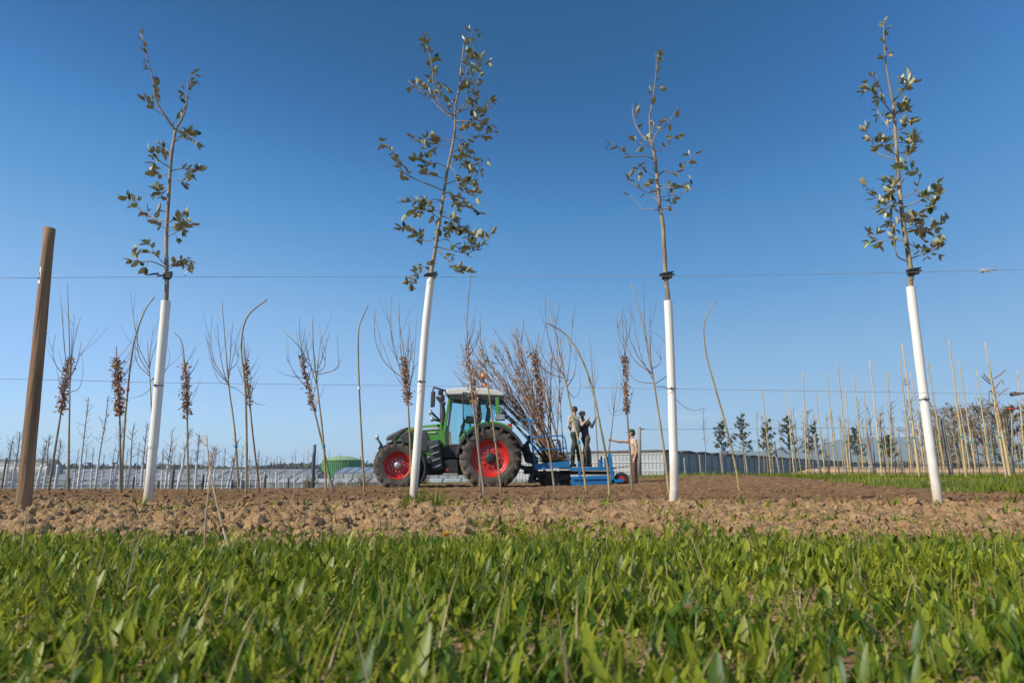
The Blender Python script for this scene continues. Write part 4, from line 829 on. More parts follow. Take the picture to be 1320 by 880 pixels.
# standing platform
DECK = P(756, 603.2, 22.9).z+.02
for k in range(6):
    m = MB(); m.box(Vector((PP(756, 603.2, 22.9).x, 22.25+.27*k-22.9, DECK-.02-TB.z)), (1.72, .24, .04))
    m.build('deck_board', RUST, pl, bevel=.004)
m = MB(); m.beam(PP(734, 604.5, DN), PP(791, 603, DN), .06, .10); m.build('platform_beam', BLUE, pl, bevel=.008)
m = MB(); m.beam(PP(737, 604.5, DF), PP(788, 604, DF), .06, .10); m.build('platform_beam', BLUE, pl, bevel=.008)
for x, y0, y1, D in ((746.5, 594, 620, DN), (773, 592, 604, DN), (779.5, 590, 604, DN), (775, 588, 604, DF), (784, 588, 604, DF)):
    m = MB(); m.beam(PP(x, y0, D), PP(x+1, y1, D), .05, .07); m.build('platform_stake', BLUE, pl, bevel=.006)
m = MB(); m.beam(PP(785.5, 584, DN), PP(790.5, 622, DN), .07, .1); m.build('corner_post', BLUE, pl, bevel=.008)
m = MB(); m.prism([(PP(x, y, DN).x, PP(x, y, DN).z) for x, y in ((736.5, 614), (785, 612.5), (787, 625.5), (738, 627.5))], DN-22.9, DN+.5-22.9); m.build('press_box', BLUE, pl, bevel=.015)
m = MB(); m.beam(PP(739, 617, DN-.02), PP(785, 616, DN-.02), .04, .05); m.build('press_box_rib', BLUE, pl, bevel=.005)
m = MB(); m.beam(PP(786, 620, DN), PP(804, 619, DN), .07, .10); m.build('wheel_arm', BLUE, pl, bevel=.008)
wc = PP(801, 618.5, DN+.14); wc.z = .225
e = bpy.data.objects.new('support_wheel', None); C.objects.link(e); e.parent = pl; e.location = wc
MB().lathe([(.11, -.07), (.17, -.09), (.215, -.075), (.23, -.03), (.23, .03), (.215, .075), (.17, .09), (.11, .07)], (0, 0, 0), 28, 'y').build('tyre', BLK, e, True)
MB().lathe([(.115, -.06), (.10, -.075), (.05, -.06), (.001, -.06)], (0, 0, 0), 20, 'y').build('rim', RED, e, True)
MB().tube([PP(789, 603, DN+.2), PP(815, 600.5, DN+.2)], .012, 6).build('marker_rod', M('red rod', (.5, .05, .03), (.4, .04, .03), rough=.5), pl, True)

# bare-root saplings stacked in the basket
ROOTM = M('fine roots', (.22, .13, .075), (.12, .07, .04), scale=10, rough=.9)
BUNB = [M('bundle bark %d' % i, c, tuple(v*.65 for v in c), scale=14, rough=.8, stretch=(1, 1, .3)) for i, c in enumerate([(.36, .21, .13), (.27, .16, .10), (.40, .26, .14), (.22, .12, .08)])]
r_ = random.Random(42)
for k in range(46):
    f = k/45
    bx, by = 702+26*r_.random(), 588+9*r_.random(); D0 = 22.45+.9*r_.random()
    f = f**1.25
    if k < 38: tx = 598+96*f+r_.uniform(-6, 6); ty = (492-60*f if f < .6 else 456-25*f)+r_.uniform(-22, 12)
    else: tx = 692+36*(k-38)/8+r_.uniform(-4, 4); ty = 455+r_.uniform(-12, 22)
    b = P(bx, by, D0); t = P(tx, ty, D0+r_.uniform(-.4, .5)); L = (t-b).length
    root = empty('bare_root_sapling', b, 'bare-root sapling bundled in the blue planter basket', 'sapling', 'bare-root saplings in the planter basket')
    sag = Vector((-.10, 0, -.10))*(1-f)+Vector((r_.uniform(-.05, .05), 0, 0))
    sp = spline([b, b.lerp(t, .3)+sag*-.6, b.lerp(t, .65)+sag*-.7, t], 5); n = len(sp)
    MB(b).tube(sp, [.025*(1-.85*i/(n-1)) for i in range(n)], 5).build('trunk', BUNB[k % 4], root, True)
    tw = MB(b); qs = []
    for j in range(13):
        i = r_.randrange(int(n*.32), n-1); p = sp[i].lerp(sp[i+1], r_.random()); ax = (sp[i+1]-sp[i]).normalized()
        d = (ax+Vector((r_.uniform(-.55, .55), r_.uniform(-.55, .55), r_.uniform(0, .5)))).normalized(); l = r_.uniform(.3, 1.0)*(1-.4*i/n)
        e_ = p+d*l+ax*l*.25; tw.tube([p, p+d*l*.5, e_], [.009, .007, .0045], 4)
        if k < 32 and r_.random() < .5:
            for _ in range(3): dry_leaves(qs, r_, p.lerp(e_, r_.random()), Vector((r_.uniform(-1, 1), r_.uniform(-1, 1), r_.uniform(-1, .2))), r_.uniform(.06, .10))
    tw.build('twigs', BUNB[(k+1) % 4], root, True, kind='stuff')
    if qs: leaf_part(qs, b, root, seed=k)
    ro = MB(b)
    for j in range(22):
        a = r_.uniform(0, 6.283); l = r_.uniform(.12, .30); d = Vector((math.cos(a), math.sin(a), r_.uniform(-.7, .35)))
        p0 = b+Vector((0, 0, r_.uniform(-.05, .08))); e_ = p0+d*l; e_.z = max(e_.z, TB.z+.82)
        ro.tube([p0, p0+d*l*.5+Vector((r_.uniform(-.03, .03), 0, .03)), e_], [.011, .007, .003], 4)
    ro.build('roots', ROOTM, root, True, kind='stuff')
# two saplings in the workers' hands
sapling(22.6, [(771, 602), (770, 575), (767, 530), (764, 490), (759, 432)], 'dark-footed sapling held upright by the bearded worker on the planter', 'b', .022, tips=[(752, 450), (766, 455), (772, 470), (755, 500), (762, 440)], org=512, ground=False, group='saplings in workers\' hands', seed=31)
sapling(22.3, [(784, 586), (787, 566), (790, 540), (793, 515), (796, 490)], 'small sapling held at arm\'s length by the tan-shirted worker', 'b', .024, tips=[(789, 505), (800, 495), (805, 520), (792, 480), (804, 530), (785, 520)], org=532, ground=False, group='saplings in workers\' hands', seed=32)

# ---------------------------------------------------------------- people
SKIN = M('skin', (.50, .29, .20), (.42, .23, .15), rough=.6); HAIR = M('dark hair', (.025, .017, .012), (.05, .035, .025), scale=60, rough=.7, bump=.5)
def person(base, caps, label, extras, voxel=.011, name='person'):
    """caps: (A, B, rA, rB, material); world points; all capsules fuse into one continuous body"""
    root = empty(name, base, label, 'person'); m = MB(base)
    for A_, B_, ra, rb, mt in caps:
        A_, B_ = Vector(A_), Vector(B_); n = 10; vs, fs = [], []
        ax = (B_-A_); L_ = ax.length; ax = ax.normalized() if L_ > 1e-6 else Vector((0, 0, 1)); u = ax.orthogonal().normalized(); v = ax.cross(u)
        prof = [(-ra*math.cos(t), ra*math.sin(t)) for t in (.15, .6, 1.1, 1.5708)]+[(L_+rb*math.cos(t), rb*math.sin(t)) for t in (1.5708, 1.1, .6, .15)]
        for h_, q in prof:
            for k in range(n): a = 2*math.pi*k/n; vs.append(A_+ax*h_+(u*math.cos(a)+v*math.sin(a))*q)
        for i in range(len(prof)-1):
            for k in range(n): fs.append((i*n+k, i*n+(k+1) % n, (i+1)*n+(k+1) % n, (i+1)*n+k))
        fs += [tuple(range(n))[::-1], tuple((len(prof)-1)*n+k for k in range(n))]; m.add(vs, fs)
    me = m.mesh('raw', SKIN); o = bpy.data.objects.new('raw', me); C.objects.link(o)
    rm = o.modifiers.new('r', 'REMESH'); rm.mode = 'VOXEL'; rm.voxel_size = voxel
    sm = o.modifiers.new('s', 'SMOOTH'); sm.factor = .5; sm.iterations = 3
    dg_ = bpy.context.evaluated_depsgraph_get(); me2 = bpy.data.meshes.new_from_object(o.evaluated_get(dg_)); bpy.data.objects.remove(o); me2.name = 'body'
    mats = []
    for c in caps:
        if c[4] not in mats: mats.append(c[4])
    me2.materials.clear()
    for mt in mats: me2.materials.append(mt)
    ctr = np.zeros(len(me2.polygons)*3); me2.polygons.foreach_get('center', ctr); ctr = ctr.reshape(-1, 3); best = np.full(len(ctr), 1e9); idx = np.zeros(len(ctr), int)
    for A_, B_, ra, rb, mt in caps:
        a = np.array(Vector(A_)-Vector(base)); bb = np.array(Vector(B_)-Vector(base)); ab = bb-a; t = np.clip(((ctr-a)@ab)/max(ab@ab, 1e-9), 0, 1)
        d = np.linalg.norm(ctr-(a+t[:, None]*ab), axis=1)-(ra+(rb-ra)*t); k = d < best; best[k] = d[k]; idx[k] = mats.index(mt)
    me2.polygons.foreach_set('material_index', idx); me2.polygons.foreach_set('use_smooth', [True]*len(me2.polygons))
    link('body', me2, root)
    for nm, mb, mt in extras: mb.off = Vector(base); mb.v = [tuple(Vector(v)-mb.off) for v in mb.v]; mb.build(nm, mt, root, True)
    return root
def hand(W_, F_, side, mt=SKIN, grip=.6):      # palm from wrist W_ along F_, five bent fingers
    F_ = F_.normalized(); side = (side-F_*side.dot(F_)).normalized(); nrm = F_.cross(side); out = [(W_, W_+F_*.07, .026, .034, mt)]
    for k in range(4):
        l = (.075, .085, .08, .062)[k]; p = W_+F_*.085+side*(.03-.02*k); k1 = p+F_*l*.5-nrm*l*.15*grip; out += [(p-F_*.02, k1, .0105, .0095, mt), (k1, k1+F_*l*.5*(1-grip)-nrm*l*.5*grip, .0095, .008, mt)]
    p = W_+F_*.03+side*.032; out += [(p-side*.01, p+side*.03+F_*.025, .012, .010, mt), (p+side*.03+F_*.025, p+side*.032+F_*.055-nrm*.015, .010, .0085, mt)]
    return out
def shoe(a, d, mt=None):
    d = d.normalized(); m = MB(); c = a+d*.05
    m.ball(c+Vector((0, 0, -.035)), .06, 1.0+abs(d.x)*1.3, 1.0+abs(d.y)*1.3, .85); m.box(c+Vector((0, 0, -.078)), (.1+.17*abs(d.x), .1+.17*abs(d.y), .025)); return m
def head(c, f, up=Vector((0, 0, 1)), hs=1.0):   # head centred at c, facing f
    f = f.normalized(); s_ = f.cross(up).normalized()
    cp = [(c+up*.035-f*.02, c+up*.03+f*.012, .095*hs, .092*hs, SKIN), (c-up*.055+f*.03, c-up*.085+f*.05, .066*hs, .045*hs, SKIN), (c+f*.09-up*.005, c+f*.118-up*.03, .013, .018, SKIN)]
    for q in (-1, 1): cp.append((c+s_*q*.092-up*.015, c+s_*q*.1+up*.015-f*.01, .012, .014, SKIN))
    ey = MB()
    for q in (-1, 1): ey.ball(c+f*.093+s_*q*.034+up*.008, .012)
    mo = MB(); mo.ball(c+f*.092-up*.065, .022, .6+.8*abs(s_.x), .6+.8*abs(s_.y), .35)
    return cp, [('eyes', ey, BLK), ('mouth', mo, M('lips', (.33, .12, .1), (.3, .1, .08), rough=.6))]
def cap(c, f, up=Vector((0, 0, 1))):
    f = f.normalized(); m = MB(); m.ball(c+up*.065-f*.01, .108, 1.02, 1.02, .78, 14, 8)
    s_ = f.cross(up).normalized(); v = [c+f*.085+s_*.085+up*.06, c+f*.19+s_*.05+up*.045, c+f*.2+up*.05, c+f*.19-s_*.05+up*.045, c+f*.085-s_*.085+up*.06]
    m.add(v+[q+up*.012 for q in v], [(0, 1, 2, 3, 4), (5, 6, 7, 8, 9), (0, 1, 6, 5), (1, 2, 7, 6), (2, 3, 8, 7), (3, 4, 9, 8), (4, 0, 5, 9)]); return m
def PW(px, py, D): return P(px, py, D)
def legs(hip, k1, a1, k2, a2, mt, sp=Vector((0, .09, 0))):
    return [(hip-sp, k1, .105, .082, mt), (k1, a1, .082, .068, mt), (hip+sp, k2, .105, .082, mt), (k2, a2, .082, .068, mt), (hip-sp*.8, hip+sp*.8, .115, .115, mt)]
# worker in pale printed shirt, back to the camera
GSH = M('pale grey printed cotton', (.50, .47, .43), (.27, .255, .235), scale=14, rough=.9, detail=6); GTR = M('black and green work trousers', (.02, .024, .02), (.05, .062, .036), scale=9, rough=.85)
D = 22.75; hp = PW(741, 560, D); ch = PW(740.5, 543, D); nk = PW(740.5, 535, D); hc = PW(740.5, 528.5, D); fd = Vector((.55, .83, 0))
a1, a2 = PW(738, 601, D-.08), PW(747.5, 601, D+.1); a1.z = a2.z = DECK+.115
s1_, s2_ = ch+Vector((-.16, -.06, .125)), ch+Vector((.17, .05, .125)); e1, w1 = s1_+Vector((-.05, -.02, -.28)), s1_+Vector((.06, .18, -.44)); e2, w2 = PW(750.5, 547.5, D-.05), PW(756.3, 541.5, D-.1)
hd_, ex = head(hc, fd)
cp = legs(hp, PW(738.5, 579, D-.12), a1, PW(745.5, 579, D+.02), a2, GTR, Vector((-.06, -.07, 0)))+[(hp, ch, .125, .14, GSH), (ch+Vector((-.08, -.03, .03)), ch+Vector((.08, .03, .03)), .115, .115, GSH), (s1_, s2_, .07, .07, GSH), (nk-Vector((0, 0, .06)), nk+Vector((0, 0, .05)), .062, .058, SKIN), (s1_, e1, .062, .05, GSH), (e1, w1, .045, .034, SKIN), (s2_, e2, .062, .05, GSH), (e2, w2, .045, .032, SKIN)]+hd_+hand(w1, w1-e1, Vector((0, 1, .3)))+hand(w2, w2-e2, Vector((0, 0, 1)))
hr = MB()
for k in range(34):
    d = Vector((rnd.uniform(-1, 1), rnd.uniform(-1, 1), rnd.uniform(-.35, 1))).normalized()
    if d.dot(fd) < .55: hr.ball(hc+Vector((0, 0, .03))+d*.085, .038, n=7, m=5)
pg = MB(); pq = ch+Vector((-.035, -.142, .09)); pg.box(pq, (.11, .012, .075))
person(Vector((hp.x, D, DECK)), cp, 'person in pale printed shirt and dark green trousers standing on the planter, back turned', ex+[('hair', hr, HAIR), ('shirt_patch', pg, M('lime print', (.25, .6, .06), (.2, .5, .05), rough=.8)), ('shoe', shoe(a1, fd), BLK), ('shoe', shoe(a2, fd), BLK)])
# bearded worker in dark vest and cap
VST = M('black fleece', (.03, .028, .028), (.06, .055, .05), scale=12, rough=.95); BTR = M('brown grey trousers', (.13, .105, .075), (.075, .06, .045), scale=10, rough=.9); CAPB = M('brown cap', (.16, .12, .085), (.11, .08, .06), rough=.9)
D = 22.95; hp = PW(755, 565, D); ch = PW(753, 549, D); nk = PW(751.5, 541.5, D); hc = PW(750.5, 535, D); fd = Vector((-.75, -.62, -.12))
a1, a2 = PW(755, 601, D-.1), PW(760, 601, D+.12); a1.z = a2.z = DECK+.115
s1_, s2_ = ch+Vector((-.12, .13, .12)), ch+Vector((.13, -.13, .12)); e1, w1 = s1_+Vector((-.02, .02, -.28)), s1_+Vector((-.2, -.1, -.40)); e2, w2 = PW(763, 550, D-.3), PW(767.5, 540.5, 22.72)
hd_, ex = head(hc, fd)
cp = legs(hp, PW(754.5, 582, D-.12), a1, PW(759, 582, D+.1), a2, BTR, Vector((-.05, .08, 0)))+[(hp, ch, .12, .14, VST), (ch+Vector((-.06, .06, .03)), ch+Vector((.06, -.06, .03)), .115, .115, VST), (s1_, s2_, .07, .07, VST), (nk-Vector((0, 0, .06)), nk+Vector((0, 0, .05)), .062, .058, SKIN), (s1_, e1, .062, .05, VST), (e1, w1, .045, .034, VST), (s2_, e2, .062, .05, VST), (e2, w2, .045, .032, VST)]+hd_+hand(w1, w1-e1, Vector((0, 0, 1)))+hand(w2, w2-e2, Vector((-1, 0, 0)), grip=.8)
bd = MB()
for k in range(16):
    a = rnd.uniform(-1.2, 1.2); d = (Matrix.Rotation(a, 3, 'Z') @ fd.normalized()); bd.ball(hc+d*.075+Vector((0, 0, rnd.uniform(-.13, -.055))), .026, n=7, m=5)
bl = MB(); bl.tube([hp+Vector((0, 0, .10)), hp+Vector((0, 0, .14))], [.135, .135], 14)
person(Vector((hp.x, D, DECK)), cp, 'bearded person in black top and brown cap reaching for a sapling on the planter', ex+[('beard', bd, HAIR), ('cap', cap(hc, fd), CAPB), ('belt', bl, M('red belt', (.35, .04, .02), (.05, .04, .03), scale=12, rough=.7)), ('shoe', shoe(a1, Vector((-1, -.5, 0))), BTR), ('shoe', shoe(a2, Vector((-1, -.5, 0))), BTR)])
# worker on the ground in tan shirt
TAN = M('tan cotton', (.52, .38, .27), (.44, .31, .22), rough=.9); BRN = M('brown trousers', (.15, .085, .055), (.10, .055, .035), rough=.9); CAPG = M('dark green cap', (.035, .045, .035), (.025, .03, .025), rough=.9)
D = 22.3; gz = Hf(P(818, 620, D).x, D); hp = PW(817.8, 588, D); ch = PW(816.5, 572.5, D); nk = PW(815.3, 564.5, D); hc = PW(814, 558.5, D); fd = Vector((-.97, .12, -.1))
a1, a2 = PW(818, 619, D-.1), PW(819.5, 619, D+.12); a1.z = a2.z = gz+.12
s1_, s2_ = ch+Vector((.03, -.17, .115)), ch+Vector((-.03, .17, .115)); e1, w1 = PW(821, 579, D-.2), PW(818, 590, D-.22); e2, w2 = PW(799.5, 569.5, D+.05), PW(789.5, 567.5, 22.33)
hd_, ex = head(hc, fd)
cp = legs(hp, PW(816.8, 604, D-.1), a1, PW(818.6, 604, D+.1), a2, BRN)+[(hp, ch, .12, .135, TAN), (ch+Vector((0, -.07, .03)), ch+Vector((0, .07, .03)), .11, .11, TAN), (s1_, s2_, .065, .065, TAN), (nk-Vector((0, 0, .06)), nk+Vector((0, 0, .05)), .06, .056, SKIN), (s1_, s1_.lerp(e1, .62), .064, .058, TAN), (s1_.lerp(e1, .6), e1, .043, .04, SKIN), (e1, w1, .04, .03, SKIN), (s2_, s2_.lerp(e2, .5), .062, .058, TAN), (s2_.lerp(e2, .5), e2, .043, .04, SKIN), (e2, w2, .04, .03, SKIN)]+hd_+hand(w1, w1-e1, Vector((-1, 0, 0)), grip=.4)+hand(w2, w2-e2, Vector((0, 0, 1)), grip=.85)
person(Vector((hp.x, D, gz)), cp, 'person in tan T-shirt and green cap holding out a sapling, standing on the soil', ex+[('cap', cap(hc, fd), CAPG), ('hair', MB().ball(hc+Vector((.03, 0, -.0)), .098, 1, .98, .95), HAIR), ('shoe', shoe(a1, fd), BTR), ('shoe', shoe(a2, fd), BTR)])
# worker in navy seated on the planter frame behind the wheel
NVY = M('navy workwear', (.018, .022, .04), (.03, .034, .055), scale=12, rough=.9); DNM = M('faded navy trousers', (.05, .06, .085), (.03, .036, .055), scale=12, rough=.9); BSH = M('brown boot', (.17, .10, .065), (.11, .065, .04), rough=.85)
D = 22.75; hp = PW(681, 592, D); ch = PW(677.5, 577, D); nk = PW(680.5, 569.5, D+.15); hc = PW(684.5, 566, D+.35); fd = Vector((.7, .6, -.55))
k1, k2 = PW(690, 596, D-.25), PW(691, 594, D+.2); a1, a2 = PW(683.5, 618.5, D-.25), PW(689, 618, D+.2); a1.z = max(a1.z, TB.z+.16); a2.z = max(a2.z, TB.z+.16)
s1_, s2_ = ch+Vector((.0, -.16, .07)), ch+Vector((.0, .16, .07)); e1, w1 = PW(683, 585, D-.25), PW(689, 591, D-.1); e2, w2 = PW(684, 584, D+.25), PW(691, 589, D+.15)
hd_, ex = head(hc, fd)
cp = legs(hp, k1, a1, k2, a2, DNM)+[(hp, ch, .13, .145, NVY), (s1_, s2_, .07, .07, NVY), (ch, nk, .1, .06, NVY), (nk, hc-fd*.03, .055, .052, SKIN), (s1_, e1, .062, .05, NVY), (e1, w1, .048, .036, NVY), (s2_, e2, .062, .05, NVY), (e2, w2, .048, .036, NVY)]+hd_+hand(w1, w1-e1, Vector((0, 1, 0)))+hand(w2, w2-e2, Vector((0, -1, 0)))
person(Vector((hp.x, D, TB.z)), cp, 'person in navy workwear and brown boots bending over behind the tractor wheel', ex+[('hair', MB().ball(hc-fd*.03+Vector((0, 0, .035)), .105, 1, 1, .95), HAIR), ('shoe', shoe(a1, Vector((1, 0, 0))), BSH), ('shoe', shoe(a2, Vector((1, 0, 0))), BSH)])
MB().box(PP(681, 601.5, 22.75), (.45, .4, .06)).beam(PP(681, 602, 22.75), PP(690, 609, 22.75), .06, .06).build('operator_seat', BLK, pl, bevel=.015)

# ---------------------------------------------------------------- nursery rows behind the field
CANE = M('bamboo cane', (.50, .37, .19), (.36, .25, .12), scale=9, rough=.6, stretch=(1, 1, .5), rv=.18)
GPOST = M('grey weathered wood', (.27, .25, .225), (.17, .155, .14), scale=8, rough=.9, stretch=(3, 3, .2), bump=.3)
WTUBE = M('white tree guard', (.60, .59, .57), (.46, .45, .43), scale=3, rough=.6)
r_ = random.Random(11)
def base_at(px, D):
    x = P(px, 615, D).x; return Vector((x, D, Hf(x, D)-.03))
def nursery_tree(px, D, top, ttop, label, group, ntw=22, rad=.02, lean=0, bark='g'):
    b = base_at(px, D); t = P(px, top, D); t.x = b.x+lean+r_.uniform(-.08, .08); root = empty('nursery_tree', b, label, 'tree', group)
    sp = spline([b, b.lerp(t, .4)+Vector((r_.uniform(-.03, .03), 0, 0)), b.lerp(t, .75)+Vector((r_.uniform(-.04, .04), 0, 0)), t], 4); n = len(sp)
    MB(b).tube(sp, [rad*(1-.6*i/(n-1)) for i in range(n)], 5).build('trunk', BK[bark], root, True)
    if ttop:
        zt = P(px, ttop, D).z; f = (zt-b.z)/(t.z-b.z); e = sp[0]
        k = int(f*(n-1)); q = sp[:k+1]+[sp[k].lerp(sp[k+1], f*(n-1)-k)]
        MB(b).tube(q, rad*1.15+.014, 7).build('trunk_guard', WTUBE, root, True)
    tw = MB(b)
    for k in range(ntw):
        u = r_.uniform(.40, .97)*(n-1); i = min(int(u), n-2); p = sp[i].lerp(sp[i+1], u-i); a = r_.uniform(0, 6.283); l = r_.uniform(.08, .62)*(1.1-.8*u/n); d = Vector((math.cos(a), math.sin(a), r_.uniform(.1, 1.5))).normalized()
        tw.tube([p, p+d*l*.55, p+d*l+Vector((0, 0, l*.25))], [.0075, .006, .0045], 4)
    tw.build('twigs', FINE, root, True, kind='stuff')
L1 = 'bare young tree in a white tube guard, front row beyond the tilled soil'; G1 = 'white-tubed trees, front row'
for px, top in zip([-12, 8, 18, 48, 58, 72, 102, 124, 146, 166, 183, 214, 229, 253, 268, 293], [560, 562, 556, 568, 560, 568, 512, 510, 542, 545, 545, 553, 553, 560, 575, 568]):
    nursery_tree(px, 26+r_.uniform(-.5, .5), top, 603+r_.uniform(-3, 3), L1, G1, ntw=34, rad=.028, lean=r_.choice([0, .12, .25, .05]))
L2 = 'smaller bare tree in a white tube guard, middle row before the tunnels'; G2 = 'white-tubed trees, middle row'
for k in range(34): nursery_tree(-15+11.2*k+r_.uniform(-2, 2), 36+r_.uniform(-1, 1), 578+r_.uniform(-10, 8)+(4 if k > 18 else 0), 612+r_.uniform(-3, 3), L2, G2, 18, .026)
L3 = 'thin bare tree far back among the low tunnels'; G3 = 'thin far trees'
for k in range(38): nursery_tree(180+7.2*k+r_.uniform(-2, 2), 55+r_.uniform(-2, 2), 586+r_.uniform(-8, 6), 615 if k % 3 else None, L3, G3, 10, .026)
def wood_post(px, D, top, label, group, rad=.055, mat=GPOST, lean=0, name='wooden_stake'):
    b = base_at(px, D); t = P(px, top, D); t.x = b.x+lean; q = [b.lerp(t, k/5) for k in range(6)]; m = MB(b).tube(q, [rad*(1-.04*k) for k in range(6)], 10, jit=.05)
    m.v[-10:] = [(x, y, z+.25*(x-t.x+b.x)) for x, y, z in m.v[-10:]]
    o = m.build(name, mat, None, True); o.location = b; tag(o, label, 'post', group)
for px, top in [(5, 590), (173, 614), (223, 601), (262, 611), (342, 611), (205, 620), (90, 616), (300, 618), (372, 616)]: wood_post(px, 27.5, top, 'dark weathered stake among the white-tubed trees', 'stakes among white-tubed trees', .05, M('dark stake', (.10, .085, .07), (.06, .05, .04), rough=.9))
def line(name, x0, x1, y, D, label, r=.006, mat=BLACK):
    a, c = P(x0, y, D), P(x1, y, D); o = MB(a).tube([a, a.lerp(c, .5)-Vector((0, 0, .02)), c], r, 5).build(name, mat, None, True); o.location = a; tag(o, label, 'wire')
line('trellis_line', -40, 345, 619, 25.6, 'upper dark trellis line along the white-tubed row', .008)
line('trellis_line', -40, 345, 626, 25.6, 'lower dark trellis line along the white-tubed row', .008)
# canes on the right
for k in range(46):
    px = 978+7.8*k+r_.uniform(-4, 4); D = r_.uniform(30, 42); ty = 611-(3.3*r_.uniform(.8, 1.05))/D*896
    nursery_tree(px, D, ty, None, 'pale slim stem in the far rows beyond the bamboo canes', 'pale stems beyond the canes', 14, .032, lean=r_.uniform(-.25, .1), bark='y')
CL = 'tall yellow bamboo cane staking the nursery row on the grass bank'; CG = 'bamboo canes on the grass bank'
for tx, ty, bx in [(1051, 502, 1064), (1066, 481, 1077), (1079, 465, 1095), (1090, 498, 1097), (1100, 481, 1114), (1113, 499, 1122), (1121, 464, 1137), (1145, 479, 1150), (1160, 466, 1176), (1163, 442, 1185), (1174, 479, 1193), (1195, 462, 1219), (1223, 438, 1246), (1234, 502, 1252), (1236, 464, 1259), (1259, 477, 1277), (1270, 440, 1297), (1276, 474, 1304), (1312, 476, 1322), (982, 502, 994.5), (1013.6, 503, 1024.5), (1035, 480, 1040)]:
    D = 3136/(615-ty); b = base_at(bx, D); t = P(tx, ty, D); root = empty('bamboo_cane', b, CL, 'cane', CG)
    n = 16; q = [b.lerp(t, k/n)+Vector((r_.uniform(-.008, .008), r_.uniform(-.008, .008), 0)) for k in range(n+1)]
    m = MB(b).tube(q, [(.028-.014*k/n) for k in range(n+1)], 7)
    for k in range(1, n, 2): m.tube([q[k]-Vector((0, 0, .008)), q[k]+Vector((0, 0, .008))], .032-.014*k/n, 7)
    m.build('cane', CANE, root, True)
    p = b.lerp(t, .30); MB(b).tube([p-Vector((0, 0, .025)), p+Vector((0, 0, .025))], .032, 8).build('green_tie', GRN_T, root)
    if r_.random() < .75:
        px = bx+r_.uniform(-3, 6); nursery_tree(px, D+.12, ty+r_.uniform(20, 70), None, 'slim bare nursery tree tied beside a bamboo cane', 'slim trees beside the canes', 22, .017, lean=(t.x-b.x)*.7)
for tx, ty, bx in [(1001, 571, 1006), (1054, 562, 1058), (1122, 551, 1126), (1162, 574, 1164), (1222, 540, 1227), (1292, 560, 1299), (962, 578, 964), (930, 582, 932), (903, 586, 904), (883, 590, 884), (1322, 556, 1332), (1090, 580, 1092), (1195, 575, 1199)]:
    D = min(1.75*896/(616-ty), 46); wood_post(bx, D, ty, 'grey weathered wooden post between the bamboo canes' if bx > 985 else 'grey weathered wooden post before the glasshouse side', 'grey posts of the cane rows' if bx > 985 else 'grey posts before the glasshouse', .062, lean=P(tx, ty, D).x-P(bx, ty, D).x)
for y, nm in ((598, 'topmost'), (603, 'middle'), (608.5, 'lowest')): line('drip_line', 985, 1420, y, 19.5, nm+' of three dark drip lines along the cane rows', .007)
nursery_tree(910, 34, 525, None, 'single slim bare tree standing before the glasshouse side', None, 26, .02)
# pruned branchy tree by the thick canes
b = base_at(1302, 18.5); root = empty('pruned_tree', b, 'pruned tree with knobbly pinkish stubs tied to bamboo canes', 'tree')
sp = spline([b, P(1296, 580, 18.5), P(1286, 530, 18.5), P(1279, 495, 18.5), P(1276, 476, 18.5)], 5); MB(b).tube(sp, [.04*(1-.45*i/(len(sp)-1)) for i in range(len(sp))], 8, jit=.08).build('trunk', CANE, root, True)
m = MB(b)
for pts in ([(1280, 493), (1272, 487), (1267, 480)], [(1281, 498), (1271, 490), (1265, 484)], [(1281, 488), (1290, 482), (1297, 476)], [(1283, 500), (1291, 490), (1294, 495)], [(1286, 525), (1279, 521), (1270, 521)], [(1284, 512), (1276, 503), (1275, 515)], [(1287, 510), (1292, 505), (1300, 500)]):
    g = spline([P(x, y, 18.5-.05*k) for k, (x, y) in enumerate(pts)], 4); m.tube(g, [.02*(1-.4*i/(len(g)-1)) for i in range(len(g))], 6, jit=.15)
m.build('stubs', M('pinkish bark', (.30, .17, .15), (.2, .12, .1), rough=.85), root, True)
